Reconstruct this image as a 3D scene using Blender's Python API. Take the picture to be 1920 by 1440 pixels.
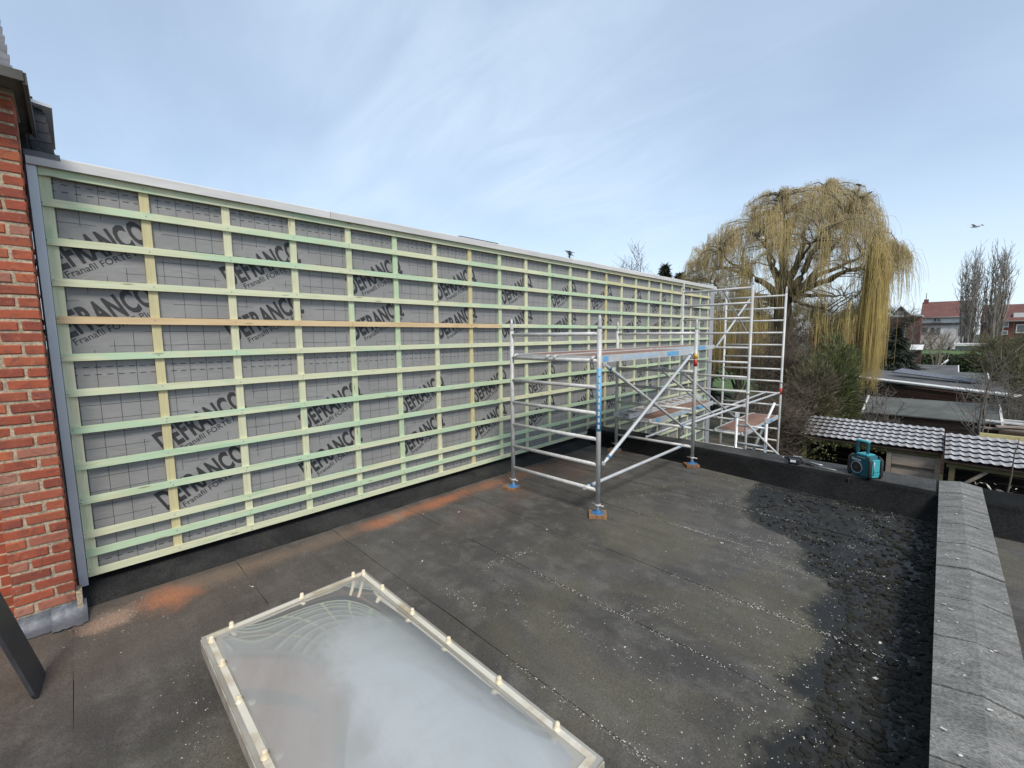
import bpy, math, random
import numpy as np
from mathutils import Vector, Matrix
R = math.radians
rnd = random.Random(7)
scn = bpy.context.scene
col = scn.collection
for o in list(bpy.data.objects): bpy.data.objects.remove(o)

# ------------------------------------------------------------------ camera
CF, CYAW, CPIT, CROLL = 812.39, 0.782, -0.110, -0.011
CLOC = np.array([4.546, 0.067, 1.964])
def cam_basis():
    f = np.array([-math.sin(CYAW)*math.cos(CPIT), math.cos(CYAW)*math.cos(CPIT), math.sin(CPIT)])
    r = np.cross(f, [0, 0, 1]); r /= np.linalg.norm(r); u = np.cross(r, f)
    return (r*math.cos(CROLL)+u*math.sin(CROLL), -r*math.sin(CROLL)+u*math.cos(CROLL), f)
CR, CU, CFW = cam_basis()
def ray(u, v): return CFW + CR*(u-960)/CF + CU*(720-v)/CF
def on(u, v, ax, val):
    d = ray(u, v); return CLOC + d*(val-CLOC[ax])/d[ax]
def at_x(u, v, x): return on(u, v, 0, x)
def at_y(u, v, y): return on(u, v, 1, y)
def at_z(u, v, z): return on(u, v, 2, z)
cd = bpy.data.cameras.new('camera'); cam = bpy.data.objects.new('camera', cd); col.objects.link(cam)
cd.sensor_fit = 'HORIZONTAL'; cd.sensor_width = 36; cd.lens = CF/1920*36; cd.clip_end = 3000; cd.clip_start = .02
m = Matrix.Identity(4)
for i in range(3): m[i][0], m[i][1], m[i][2], m[i][3] = CR[i], CU[i], -CFW[i], CLOC[i]
cam.matrix_world = m
scn.camera = cam

# ------------------------------------------------------------------ light
SUN_EL, SUN_AZ = 50, 118          # azimuth clockwise from +Y
wd = bpy.data.worlds.new('World'); scn.world = wd; wd.use_nodes = True
wt = wd.node_tree; wt.nodes.clear()
def build_world():
    N, L = wt.nodes, wt.links
    out = N.new('ShaderNodeOutputWorld'); bg = N.new('ShaderNodeBackground'); bg.inputs[1].default_value = .12
    sky = N.new('ShaderNodeTexSky'); sky.sky_type = 'NISHITA'; sky.sun_disc = False
    sky.sun_elevation = R(SUN_EL); sky.sun_rotation = R(SUN_AZ); sky.air_density = 1.0; sky.dust_density = .6; sky.ozone_density = .7
    tc = N.new('ShaderNodeTexCoord'); sp = N.new('ShaderNodeSeparateXYZ'); L.new(tc.outputs['Generated'], sp.inputs[0])
    def mt(op, a, b=None, clamp=False):
        n = N.new('ShaderNodeMath'); n.operation = op; n.use_clamp = clamp
        for i, x in enumerate((a, b)):
            if x is None: continue
            if isinstance(x, (int, float)): n.inputs[i].default_value = x
            else: L.new(x, n.inputs[i])
        return n.outputs[0]
    zz = mt('MAXIMUM', sp.outputs[2], 0.0); den = mt('ADD', zz, .22)
    cx = mt('DIVIDE', sp.outputs[0], den); cy = mt('DIVIDE', sp.outputs[1], den)
    cb = N.new('ShaderNodeCombineXYZ'); L.new(cx, cb.inputs[0]); L.new(cy, cb.inputs[1])
    def noise(scale, det, rough, dist, rot, sx, sy):
        mp = N.new('ShaderNodeMapping'); mp.inputs['Rotation'].default_value = (0, 0, R(rot)); mp.inputs['Scale'].default_value = (sx, sy, 1)
        L.new(cb.outputs[0], mp.inputs[0])
        n = N.new('ShaderNodeTexNoise'); n.inputs['Scale'].default_value = scale; n.inputs['Detail'].default_value = det
        n.inputs['Roughness'].default_value = rough; n.inputs['Distortion'].default_value = dist
        L.new(mp.outputs[0], n.inputs['Vector']); return n.outputs[0]
    def ramp(x, a, b, lo=0, hi=1):
        n = N.new('ShaderNodeMapRange'); n.interpolation_type = 'SMOOTHSTEP'
        n.inputs[1].default_value = a; n.inputs[2].default_value = b; n.inputs[3].default_value = lo; n.inputs[4].default_value = hi
        L.new(x, n.inputs[0]); return n.outputs[0]
    big = noise(.55, 3, .5, .4, 25, 1, 1)
    fine = noise(1.5, 8, .62, .9, 28, 1, 2.6)
    veil = mt('MULTIPLY', ramp(big, .28, .74), ramp(fine, .20, .85, .50, 1))
    hz = ramp(sp.outputs[2], 0.0, .38, 1, 0)
    fac = mt('MAXIMUM', mt('MULTIPLY', veil, .66), mt('MULTIPLY', hz, .62))
    fac = mt('ADD', mt('MULTIPLY', fac, .74), .30, True)
    mx = N.new('ShaderNodeMix'); mx.data_type = 'RGBA'
    L.new(fac, mx.inputs['Factor']); L.new(sky.outputs[0], mx.inputs['A'])
    mx.inputs['B'].default_value = (5.4, 6.5, 7.75, 1)
    L.new(mx.outputs['Result'], bg.inputs[0]); L.new(bg.outputs[0], out.inputs[0])
build_world()
sd = bpy.data.lights.new('sun', 'SUN'); sd.energy = 2.5; sd.angle = R(16); sd.color = (1, .93, .83)
sun = bpy.data.objects.new('sun', sd); col.objects.link(sun)
el, az = R(SUN_EL), R(SUN_AZ)
sdir = Vector((math.sin(az)*math.cos(el), math.cos(az)*math.cos(el), math.sin(el)))
sun.rotation_euler = (-sdir).to_track_quat('-Z', 'Y').to_euler()
vs = scn.view_settings; vs.view_transform = 'Standard'; vs.look = 'None'; vs.gamma = 1; vs.use_curve_mapping = False; vs.exposure = .38

# ------------------------------------------------------------------ helpers: materials
class NT:
    def __init__(s, name):
        s.m = bpy.data.materials.new(name); s.m.use_nodes = True; s.t = s.m.node_tree; s.N = s.t.nodes; s.L = s.t.links
        s.b = s.N['Principled BSDF']; s.out = s.N['Material Output']
    def put(s, sock, x):
        if isinstance(x, bpy.types.NodeSocket): s.L.new(x, sock)
        elif isinstance(x, (tuple, list)) and len(x) == 3 and sock.type == 'RGBA': sock.default_value = (*x, 1)
        else: sock.default_value = x
    def math(s, op, a, b=0.0, c=0.0, clamp=False):
        n = s.N.new('ShaderNodeMath'); n.operation = op; n.use_clamp = clamp
        s.put(n.inputs[0], a); s.put(n.inputs[1], b); s.put(n.inputs[2], c); return n.outputs[0]
    def add(s, a, b): return s.math('ADD', a, b)
    def sub(s, a, b): return s.math('SUBTRACT', a, b)
    def mul(s, a, b): return s.math('MULTIPLY', a, b)
    def rmp(s, x, a, b, lo=0.0, hi=1.0):
        n = s.N.new('ShaderNodeMapRange'); n.interpolation_type = 'SMOOTHSTEP'
        s.put(n.inputs[0], x)
        for i, v in enumerate((a, b, lo, hi)): s.put(n.inputs[i+1], v)
        return n.outputs[0]
    def coord(s, kind='Object', scale=(1, 1, 1), rot=(0, 0, 0), per_object=False):
        if kind == 'Pos': v = s.N.new('ShaderNodeNewGeometry').outputs['Position']
        else: v = s.N.new('ShaderNodeTexCoord').outputs[kind]
        if per_object:
            oi = s.N.new('ShaderNodeObjectInfo'); k = s.mul(oi.outputs['Random'], 37.0)
            a = s.N.new('ShaderNodeVectorMath'); a.operation = 'ADD'; s.L.new(v, a.inputs[0]); s.L.new(k, a.inputs[1]); v = a.outputs[0]
        mp = s.N.new('ShaderNodeMapping'); mp.inputs['Scale'].default_value = scale; mp.inputs['Rotation'].default_value = rot
        s.L.new(v, mp.inputs[0]); return mp.outputs[0]
    def noise(s, vec, scale, det=4, rough=.55, dist=0.0):
        n = s.N.new('ShaderNodeTexNoise'); s.L.new(vec, n.inputs['Vector']); n.inputs['Scale'].default_value = scale
        n.inputs['Detail'].default_value = det; n.inputs['Roughness'].default_value = rough; n.inputs['Distortion'].default_value = dist
        return n.outputs[0]
    def mix(s, f, a, b):
        n = s.N.new('ShaderNodeMix'); n.data_type = 'RGBA'; s.put(n.inputs['Factor'], f); s.put(n.inputs['A'], a); s.put(n.inputs['B'], b)
        return n.outputs['Result']
    def scale_col(s, c, f):
        n = s.N.new('ShaderNodeMix'); n.data_type = 'RGBA'; n.blend_type = 'MULTIPLY'; n.inputs['Factor'].default_value = 1
        cb = s.N.new('ShaderNodeCombineColor'); 
        for i in range(3): s.put(cb.inputs[i], f)
        s.put(n.inputs['A'], c); s.L.new(cb.outputs[0], n.inputs['B']); return n.outputs['Result']
    def bump(s, h, strength=.3, dist=.01):
        n = s.N.new('ShaderNodeBump'); n.inputs['Strength'].default_value = strength; n.inputs['Distance'].default_value = dist
        s.put(n.inputs['Height'], h); s.L.new(n.outputs[0], s.b.inputs['Normal'])
    def set(s, **k):
        for a, x in k.items(): s.put(s.b.inputs[a.replace('_', ' ')], x)
        return s.m
MATS = {}
def M(name, c1, c2=None, scale=8, rough=.7, metal=0.0, stretch=(1, 1, 1), bump=.15, bdist=.004, rand=.12, lo=.35, hi=.65, det=5, spec=.5, fine=0.0, finescale=60):
    if name in MATS: return MATS[name]
    s = NT(name); c2 = c2 or tuple(min(1, x*.72) for x in c1)
    v = s.coord('Object', stretch, per_object=rand > 0)
    n = s.noise(v, scale, det, .6, .3)
    c = s.mix(s.rmp(n, lo, hi), c1, c2)
    if fine: c = s.scale_col(c, s.rmp(s.noise(v, finescale, 3, .6), .3, .7, 1-fine, 1+fine))
    if rand:
        oi = s.N.new('ShaderNodeObjectInfo'); c = s.scale_col(c, s.rmp(oi.outputs['Random'], 0, 1, 1-rand, 1+rand))
    s.set(Base_Color=c, Roughness=s.rmp(n, .2, .8, max(0, rough-.08), min(1, rough+.08)), Metallic=metal)
    s.b.inputs['Specular IOR Level'].default_value = spec
    if bump: s.bump(s.noise(v, scale*6, 4, .6), bump, bdist)
    MATS[name] = s.m; return s.m

# ------------------------------------------------------------------ helpers: geometry
ORG = {}
def link(o, parent=None, label=None, cat=None, group=None, kind=None):
    col.objects.link(o)
    if parent: o.parent = parent
    if label: o['label'] = label
    if cat: o['category'] = cat
    if group: o['group'] = group
    if kind: o['kind'] = kind
    return o
def thing(name, loc, label, cat, group=None, kind=None):
    o = bpy.data.objects.new(name, None); o.empty_display_size = .1; o.location = loc; ORG[o] = Vector(loc)
    return link(o, None, label, cat, group, kind)
def setmat(me, mat):
    me.materials.append(mat)
class B:
    """collects shapes in world coordinates"""
    def __init__(s): s.v = []; s.f = []; s.sm = []
    def addmesh(s, vs, fs, smooth=False):
        k = len(s.v); s.v += [tuple(map(float, p)) for p in vs]; s.f += [tuple(i+k for i in f) for f in fs]; s.sm += [smooth]*len(fs); return s
    def box(s, c, d, rz=0, rx=0, ry=0, bev=0.0):
        """centre, full dims, euler"""
        hx, hy, hz = d[0]/2, d[1]/2, d[2]/2
        M3 = Matrix.Rotation(rz, 3, 'Z') @ Matrix.Rotation(ry, 3, 'Y') @ Matrix.Rotation(rx, 3, 'X')
        if bev <= 0:
            P = [(x, y, z) for x in (-hx, hx) for y in (-hy, hy) for z in (-hz, hz)]
            F = [(0, 1, 3, 2), (4, 6, 7, 5), (0, 4, 5, 1), (2, 3, 7, 6), (0, 2, 6, 4), (1, 5, 7, 3)]
        else:
            b = min(bev, hx*.49, hy*.49, hz*.49); P = []; F = []
            def ix(sx, sy, sz, a): return ((sx*2+sy)*2+sz)*3+a
            for sx in (-1, 1):
                for sy in (-1, 1):
                    for sz in (-1, 1):
                        P += [(sx*hx, sy*(hy-b), sz*(hz-b)), (sx*(hx-b), sy*hy, sz*(hz-b)), (sx*(hx-b), sy*(hy-b), sz*hz)]
            for q in (0, 1):
                F += [(ix(q, 0, 0, 0), ix(q, 0, 1, 0), ix(q, 1, 1, 0), ix(q, 1, 0, 0)), (ix(0, q, 0, 1), ix(0, q, 1, 1), ix(1, q, 1, 1), ix(1, q, 0, 1)),
                      (ix(0, 0, q, 2), ix(0, 1, q, 2), ix(1, 1, q, 2), ix(1, 0, q, 2))]
                for w in (0, 1):
                    F += [(ix(0, q, w, 1), ix(1, q, w, 1), ix(1, q, w, 2), ix(0, q, w, 2)), (ix(q, 0, w, 0), ix(q, 1, w, 0), ix(q, 1, w, 2), ix(q, 0, w, 2)),
                          (ix(q, w, 0, 0), ix(q, w, 1, 0), ix(q, w, 1, 1), ix(q, w, 0, 1))]
                    for e in (0, 1): F.append((ix(q, w, e, 0), ix(q, w, e, 1), ix(q, w, e, 2)))
        c = Vector(c)
        return s.addmesh([c + M3 @ Vector(p) for p in P], F)
    def bb(s, x0, x1, y0, y1, z0, z1, bev=0.0): return s.box(((x0+x1)/2, (y0+y1)/2, (z0+z1)/2), (abs(x1-x0), abs(y1-y0), abs(z1-z0)), bev=bev)
    def tube(s, p0, p1, r0, r1=None, n=10, caps=True, smooth=True):
        return s.path([p0, p1], [r0, r0 if r1 is None else r1], n, caps, smooth)
    def path(s, pts, rad, n=8, caps=True, smooth=True):
        pts = [Vector(p) for p in pts]; V = []; F = []; prev = None
        for i, p in enumerate(pts):
            t = (pts[min(i+1, len(pts)-1)]-pts[max(i-1, 0)]).normalized()
            a = prev if prev is not None else (Vector((0, 0, 1)) if abs(t.z) < .9 else Vector((1, 0, 0)))
            x = (a - t*a.dot(t)).normalized(); y = t.cross(x); prev = x
            r = rad[i] if isinstance(rad, (list, tuple)) else rad
            V += [p + (x*math.cos(2*math.pi*k/n)+y*math.sin(2*math.pi*k/n))*r for k in range(n)]
        for i in range(len(pts)-1):
            F += [(i*n+k, i*n+(k+1) % n, (i+1)*n+(k+1) % n, (i+1)*n+k) for k in range(n)]
        s.addmesh(V, F, smooth)
        if caps: k = len(s.v)-len(V); s.f += [tuple(k+i for i in range(n))[::-1], tuple(len(s.v)-n+i for i in range(n))]; s.sm += [False, False]
        return s
    def prism(s, poly, ax, a, b):
        """polygon (2D) extruded along axis ax from a to b"""
        n = len(poly)
        def P(p, t):
            q = list(p); q.insert(ax, t); return tuple(q)
        V = [P(p, a) for p in poly]+[P(p, b) for p in poly]
        return s.addmesh(V, [tuple(range(n))[::-1], tuple(range(n, 2*n))]+[(i, (i+1) % n, n+(i+1) % n, n+i) for i in range(n)])
    def quad(s, a, b, c, d): return s.addmesh([a, b, c, d], [(0, 1, 2, 3)])
    def slab(s, a, b, c, d, t):
        """quad a b c d (top) with thickness t downwards"""
        P = [Vector(p) for p in (a, b, c, d)]; Q = [p-Vector((0, 0, t)) for p in P]
        return s.addmesh(P+Q, [(0, 1, 2, 3), (7, 6, 5, 4)]+[(i, 4+i, 4+(i+1) % 4, (i+1) % 4) for i in range(4)])
    def mesh(s, name, org=(0, 0, 0)):
        me = bpy.data.meshes.new(name); o = Vector(org)
        me.from_pydata([(p[0]-o.x, p[1]-o.y, p[2]-o.z) for p in s.v], [], s.f)
        me.polygons.foreach_set('use_smooth', s.sm); me.update()
        return me
    def build(s, name, mat, parent=None, label=None, cat=None, group=None, kind=None):
        org = ORG.get(parent, Vector((0, 0, 0))) if parent else None
        if org is None:
            P = np.array(s.v); org = Vector(((P[:, 0].min()+P[:, 0].max())/2, (P[:, 1].min()+P[:, 1].max())/2, P[:, 2].min()))
        if kind == 'structure' or (kind == 'stuff' and not parent): org = Vector((0, 0, 0))
        me = s.mesh(name, org)
        import bmesh
        bm = bmesh.new(); bm.from_mesh(me); bmesh.ops.recalc_face_normals(bm, faces=bm.faces); bm.to_mesh(me); bm.free()
        setmat(me, mat); o = bpy.data.objects.new(name, me)
        if not parent: o.location = org
        ORG[o] = org
        return link(o, parent, label, cat, group, kind)
def np_mesh(name, V, F, mat, parent=None, smooth=False, **k):
    """large numpy mesh, V (n,3), F (m,3|4)"""
    org = ORG.get(parent, Vector((0, 0, 0))) if parent else Vector((0, 0, 0))
    V = np.asarray(V, np.float32)-np.array(org, np.float32); F = np.asarray(F, np.int32)
    me = bpy.data.meshes.new(name); me.vertices.add(len(V)); me.vertices.foreach_set('co', V.ravel())
    n, c = F.shape; me.loops.add(n*c); me.loops.foreach_set('vertex_index', F.ravel())
    me.polygons.add(n); me.polygons.foreach_set('loop_start', np.arange(0, n*c, c, dtype=np.int32))
    me.polygons.foreach_set('use_smooth', np.full(n, smooth)); me.update(calc_edges=True); me.validate()
    setmat(me, mat); o = bpy.data.objects.new(name, me); ORG[o] = org
    return link(o, parent, **k)
def inst(name, me, parent, loc, rot=(0, 0, 0), sc=(1, 1, 1)):
    o = bpy.data.objects.new(name, me); o.location = Vector(loc)-ORG.get(parent, Vector((0, 0, 0))); o.rotation_euler = rot; o.scale = sc
    ORG[o] = Vector(loc); return link(o, parent)
def strands(P, rad, n=3):
    """P (S,K,3) polylines, rad (S,K): tubes -> V,F"""
    S, K, _ = P.shape
    T = np.gradient(P, axis=1); T /= np.linalg.norm(T, axis=2, keepdims=True)+1e-9
    A = np.where(np.abs(T[..., 2:3]) < .9, np.array([0, 0, 1.]), np.array([1., 0, 0]))
    X = np.cross(T, A); X /= np.linalg.norm(X, axis=2, keepdims=True)+1e-9; Y = np.cross(T, X)
    a = np.arange(n)*2*np.pi/n
    V = P[:, :, None, :] + rad[:, :, None, None]*(X[:, :, None, :]*np.cos(a)[None, None, :, None]+Y[:, :, None, :]*np.sin(a)[None, None, :, None])
    idx = np.arange(S*K*n).reshape(S, K, n)
    i0 = idx[:, :-1, :]; i1 = idx[:, 1:, :]
    F = np.stack([i0, np.roll(i0, -1, 2), np.roll(i1, -1, 2), i1], -1).reshape(-1, 4)
    return V.reshape(-1, 3), F
def vstackF(parts):
    V = []; F = []; k = 0
    for v, f in parts: V.append(v); F.append(f+k); k += len(v)
    return np.concatenate(V), np.concatenate(F)

# ================================================================== the roof
def roof_material():
    s = NT('bitumen_roof'); v = s.coord('Pos'); sp = s.N.new('ShaderNodeSeparateXYZ'); s.L.new(v, sp.inputs[0])
    X, Y = sp.outputs[0], sp.outputs[1]
    big = s.noise(v, .9, 5, .6, .5); mid = s.noise(v, 4, 6, .65, .4); fine = s.noise(v, 90, 3, .7); gr = s.noise(v, 320, 2, .6)
    strk = s.noise(s.coord('Pos', (.6, 5, 1)), 1.6, 5, .6, .3)
    c = s.mix(s.rmp(big, .34, .66), (.104, .096, .086), (.062, .057, .051))
    c = s.mix(s.mul(s.rmp(mid, .45, .68), .60), c, (.150, .142, .128)); blot = s.noise(v, 1.9, 6, .65, 1.4); c = s.mix(s.mul(s.rmp(blot, .48, .64), .35), c, (.050, .046, .042)); c = s.mix(s.mul(s.rmp(s.noise(v, 2.7, 6, .7, 1.2), .58, .70), .25), c, (.14, .13, .11))
    c = s.mix(s.mul(s.rmp(strk, .45, .7), .5), c, (.05, .048, .046))
    # olive film where water stood
    oliv = s.mul(s.rmp(s.noise(v, .75, 4, .6, 1.0), .44, .60), s.rmp(X, 1.6, 2.6))
    c = s.mix(s.mul(oliv, .42), c, (.112, .102, .058))
    # brown near the brick house
    brn = s.mul(s.rmp(X, 2.0, .3), s.rmp(Y, 2.4, .2)); c = s.mix(s.mul(brn, .6), c, (.118, .088, .066))
    # brick dust washed along the foot of the wall
    jig = s.mul(s.sub(s.noise(v, 1.7, 4, .6), .5), .34)
    dx = s.math('ABSOLUTE', s.sub(s.add(X, jig), .40))
    band = s.rmp(dx, .20, .0); amt = s.mul(s.math('MAXIMUM', s.mul(s.rmp(Y, 1.75, 2.25), s.rmp(Y, 4.4, 3.5)), .38), s.rmp(s.noise(s.coord('Pos', (0.2, 1, 1)), 1.6, 3, .6), .32, .55, .35, 1))
    band = s.mul(s.mul(band, amt), s.mul(s.rmp(Y, .1, .5), s.rmp(Y, 6.2, 4.6)))
    pale = s.math('MAXIMUM', s.rmp(s.noise(v, 2.3, 3, .5), .50, .72), s.rmp(Y, 2.2, 1.7))
    c = s.mix(s.mul(band, .80), c, s.mix(pale, (.40, .15, .072), (.33, .22, .145)))
    dx2 = s.math('ABSOLUTE', s.sub(X, .62)); soft = s.mul(s.rmp(dx2, .75, .1), s.rmp(s.noise(v, 1.1, 4, .6), .40, .68))
    soft = s.mul(soft, s.mul(s.rmp(Y, 2.2, 3.0), s.rmp(Y, 6.4, 4.8))); c = s.mix(s.mul(soft, .45), c, (.20, .105, .068))
    # patch of dust and plaster by the lead
    d1 = s.math('SQRT', s.add(s.math('POWER', s.sub(X, .48), 2.0), s.math('POWER', s.sub(Y, .43), 2.0)))
    c = s.mix(s.mul(s.rmp(s.add(d1, s.mul(s.sub(mid, .5), .35)), .26, .03), .85), c, (.40, .16, .08))
    d2 = s.math('SQRT', s.add(s.math('POWER', s.sub(X, .50), 2.0), s.math('POWER', s.sub(Y, .06), 2.0)))
    c = s.mix(s.mul(s.rmp(s.add(d2, s.mul(s.sub(mid, .5), .4)), .20, .06), .75), c, (.36, .24, .17))
    # wet margin along the right-hand parapet
    fc = s.N.new('ShaderNodeFloatCurve'); cv = fc.mapping.curves[0]
    pts = [(0.0, 4.0), (1.0, 3.95), (2.08, 4.05), (2.3, 4.08), (2.62, 4.13), (2.76, 4.05), (3.26, 4.11), (3.59, 3.99), (3.95, 4.04), (4.23, 3.81), (4.68, 3.70), (4.83, 3.4), (5.04, 3.19), (5.68, 2.99), (6.31, 2.9), (7, 2.9)]
    while len(cv.points) < len(pts): cv.points.new(.5, .5)
    for p, (a, b) in zip(cv.points, pts): p.location = (a/7, (b-2.8)/1.5)
    fc.mapping.update(); s.L.new(s.math('DIVIDE', Y, 7.0), fc.inputs['Value'])
    xb = s.add(s.mul(fc.outputs[0], 1.5), 2.8)
    dwet = s.sub(s.add(X, s.add(s.mul(s.sub(s.noise(v, 2.4, 8, .68, 1.2), .5), .44), s.mul(s.sub(s.noise(v, 14, 6, .7), .5), .10))), xb)
    wet = s.mul(s.rmp(dwet, -.06, .07), s.rmp(X, 4.9, 4.7))
    rim = s.mul(s.rmp(s.math('ABSOLUTE', dwet), .16, .0), .35); c = s.mix(rim, c, (.115, .108, .072))
    wc = s.mix(s.rmp(mid, .4, .65), (.011, .011, .010), (.022, .022, .017))
    c = s.mix(s.mul(wet, .95), c, wc)
    c = s.scale_col(c, s.rmp(fine, .25, .75, .72, 1.28)); c = s.scale_col(c, s.rmp(gr, .3, .7, .8, 1.2))
    c = s.scale_col(c, .90)
    rough = s.add(.80, s.mul(wet, s.rmp(mid, .35, .6, -.36, -.14)))
    s.set(Base_Color=c, Roughness=rough); s.b.inputs['Specular IOR Level'].default_value = .35
    s.bump(s.add(s.mul(fine, .6), s.add(s.mul(gr, .5), s.mul(mid, 1.2))), .35, .004)
    return s.m
m_roof = roof_material()
m_bit = M('bitumen_upstand', (.034, .033, .032), (.018, .018, .018), 3, .85, spec=.2, bump=.3, bdist=.004, rand=0, fine=.35, finescale=80)
m_soil = M('garden_ground', (.060, .050, .034), (.036, .042, .020), .35, .95, rand=0, bump=.3, bdist=.05, fine=.4, finescale=3)
m_lawn = M('lawn_grass', (.075, .13, .030), (.05, .095, .025), .6, .95, rand=0, fine=.3, finescale=9)

B().slab((-400, -400, -3.02), (600, -400, -3.02), (600, 900, -3.02), (-400, 900, -3.02), .3).build('ground', m_soil, kind='structure')
B().slab((-30, 38, -2.98), (1, 38, -2.98), (1, 72, -2.98), (-30, 72, -2.98), .03).build('lawn', m_lawn, kind='structure')
zl0, zl1 = at_y(1800, 664, 67)[2], at_y(1800, 655, 86)[2]
B().slab((-2, 67, zl0), (40, 67, zl0), (40, 86, zl1), (-2, 86, zl1), 2.0).build('lawn', m_lawn, kind='structure')

roof = B().bb(-.42, 4.66, -3.0, 6.93, -3.0, -.006).build('flat_roof', m_bit, kind='structure')
seams = [-3.0, -1.05, -.08, .94, 1.80, 2.64, 3.39, 4.32, 5.22, 6.12, 6.93]
for i in range(len(seams)-1):
    y0, y1 = seams[i], seams[i+1]
    cuts = {2: [-.38, .62, 4.64], 3: [-.38, 1.16, 4.64], 4: [-.38, .95, 4.64], 5: [-.38, 1.44, 4.64], 6: [-.38, 2.5, 4.64]}.get(i, [-.38, 4.64])
    for j in range(len(cuts)-1):
        a, b = cuts[j], cuts[j+1]; zl = .003 if j else 0
        # each strip laps a few millimetres over the one before it
        n = 14; top = []
        lap = [(y0-.02+rnd.uniform(-.006, .006)) for _ in range(n+1)]
        V = []; F = []
        for k in range(n+1):
            x = a+(b-a)*k/n - (.03 if j and k == 0 else 0)
            V += [(x, lap[k], .0075+zl), (x, y1-.02, .0022+zl), (x, lap[k], -.004), (x, y1-.02, -.004)]
        for k in range(n):
            p = 4*k; F += [(p, p+4, p+5, p+1), (p, p+2, p+6, p+4), (p+1, p+5, p+7, p+3)]
        F += [(0, 1, 3, 2), (4*n, 4*n+2, 4*n+3, 4*n+1)]
        B().addmesh(V, F).build('roofing_strip', m_roof, roof)
# neighbour's flat roof beyond the right-hand parapet
nr = B().bb(4.93, 14, -3, 6.9, -3, .004).build('flat_roof', m_roof, kind='structure')

# back parapet (black bitumen upstand, rounded front edge, tapering)
def parapet():
    X0, X1 = -.02, 14.0; xs = [-.02, .7, 1.5, 2.3, 3.1, 3.9, 4.62, 5.5, 7, 10, 14]
    prof = []
    for x in xs:
        t = max(0, min(1, (x-1.5)/3.1)); fb = 6.565-.38*t; ft = 6.63-.20*t
        w = rnd.uniform(-.006, .006)
        prof.append([(x, fb-.09, -.01), (x, fb-.02, .04), (x, ft-.03+w, .19), (x, ft-.005+w, .228), (x, ft+.04, .246), (x, 6.93, .252+w*.5), (x, 6.965, .235), (x, 6.97, -3.0), (x, 6.9, -3.0), (x, 6.9, -.02)])
    n = len(prof[0]); V = sum(prof, []); F = []
    for i in range(len(xs)-1):
        F += [(i*n+k, i*n+(k+1) % n, (i+1)*n+(k+1) % n, (i+1)*n+k) for k in range(n)]
    F += [tuple(range(n))[::-1], tuple((len(xs)-1)*n+k for k in range(n))]
    return B().addmesh(V, F)
m_par = M('bitumen_parapet', (.012, .012, .012), (.007, .007, .007), 1.6, .9, spec=.12, bump=.35, bdist=.006, rand=0, fine=.4, finescale=45)
pw = parapet().build('parapet_wall', m_par, None, 'low black bitumen parapet wall carrying the radio and the cordless tool', 'parapet')
m_cap = M('parapet_cap_strip', (.060, .060, .057), (.035, .035, .034), 2.5, .8, spec=.25, rand=0, bump=.3, fine=.4, finescale=60)
capb = B(); xs = [-.02, .8, 1.5, 2.3, 3.1, 3.9, 4.6]
for i in range(len(xs)-1):
    def e(x):
        t = max(0, min(1, (x-1.5)/3.1)); return 6.63-.20*t+.045
    a, b = xs[i], xs[i+1]
    capb.addmesh([(a, e(a), .254), (b, e(b), .254), (b, 6.955, .260), (a, 6.955, .260), (a, e(a), .246), (b, e(b), .246), (b, 6.955, .23), (a, 6.955, .23)], [(0, 1, 2, 3), (0, 4, 5, 1), (3, 2, 6, 7)])
capb.build('cap_strip', m_cap, pw)
# joint bead of bitumen on the face
B().box((3.86, 6.46, .13), (.015, .06, .2)).build('lap_joint', m_bit, pw)

# right-hand parapet with its row of slate-grey coping tiles
rp = thing('parapet_wall', (4.79, 3, 0), 'low parapet wall topped with weathered grey felt coping pieces', 'parapet')
B().bb(4.645, 4.925, -3, 6.86, -3, .25).build('wall', m_bit, rp)
m_cop = M('coping_felt', (.195, .192, .178), (.125, .124, .115), 9, .92, spec=.25, stretch=(.6, 1.4, 1), rand=.10, bump=.9, bdist=.006, fine=.42, finescale=120)
ys = [6.93]
while ys[-1] > -3: ys.append(ys[-1]-.503+rnd.uniform(-.02, .02))
for i in range(len(ys)-1):
    y1, y0 = ys[i], ys[i+1]; n = 8; V = []; F = []
    sk = rnd.uniform(-.012, .012)
    wv = [rnd.uniform(-.003, .003) for _ in range(n+1)]; tl = rnd.uniform(-.003, .003)
    for k in range(n+1):
        t = k/n; x = 4.622+.335*t+.03*(6.9-y0)/9*0; z = .262+.030*(1-abs(2*t-1))+tl*(t-.5)
        for (yy, dz, q) in ((y1-.004+wv[k], .0, 0), (y0+.004+wv[(k*3) % (n+1)]+sk*(t-.5), .004+tl, 1)):
            V += [(x, yy, z+dz), (x, yy, z+dz-.014)]
    for k in range(n):
        p = 4*k; F += [(p, p+2, p+6, p+4), (p+1, p+5, p+7, p+3), (p, p+4, p+5, p+1), (p+2, p+3, p+7, p+6)]
    F += [(0, 1, 3, 2), (4*n, 4*n+2, 4*n+3, 4*n+1)]
    B().addmesh(V, F).build('coping_piece', m_cop, rp)

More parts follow.
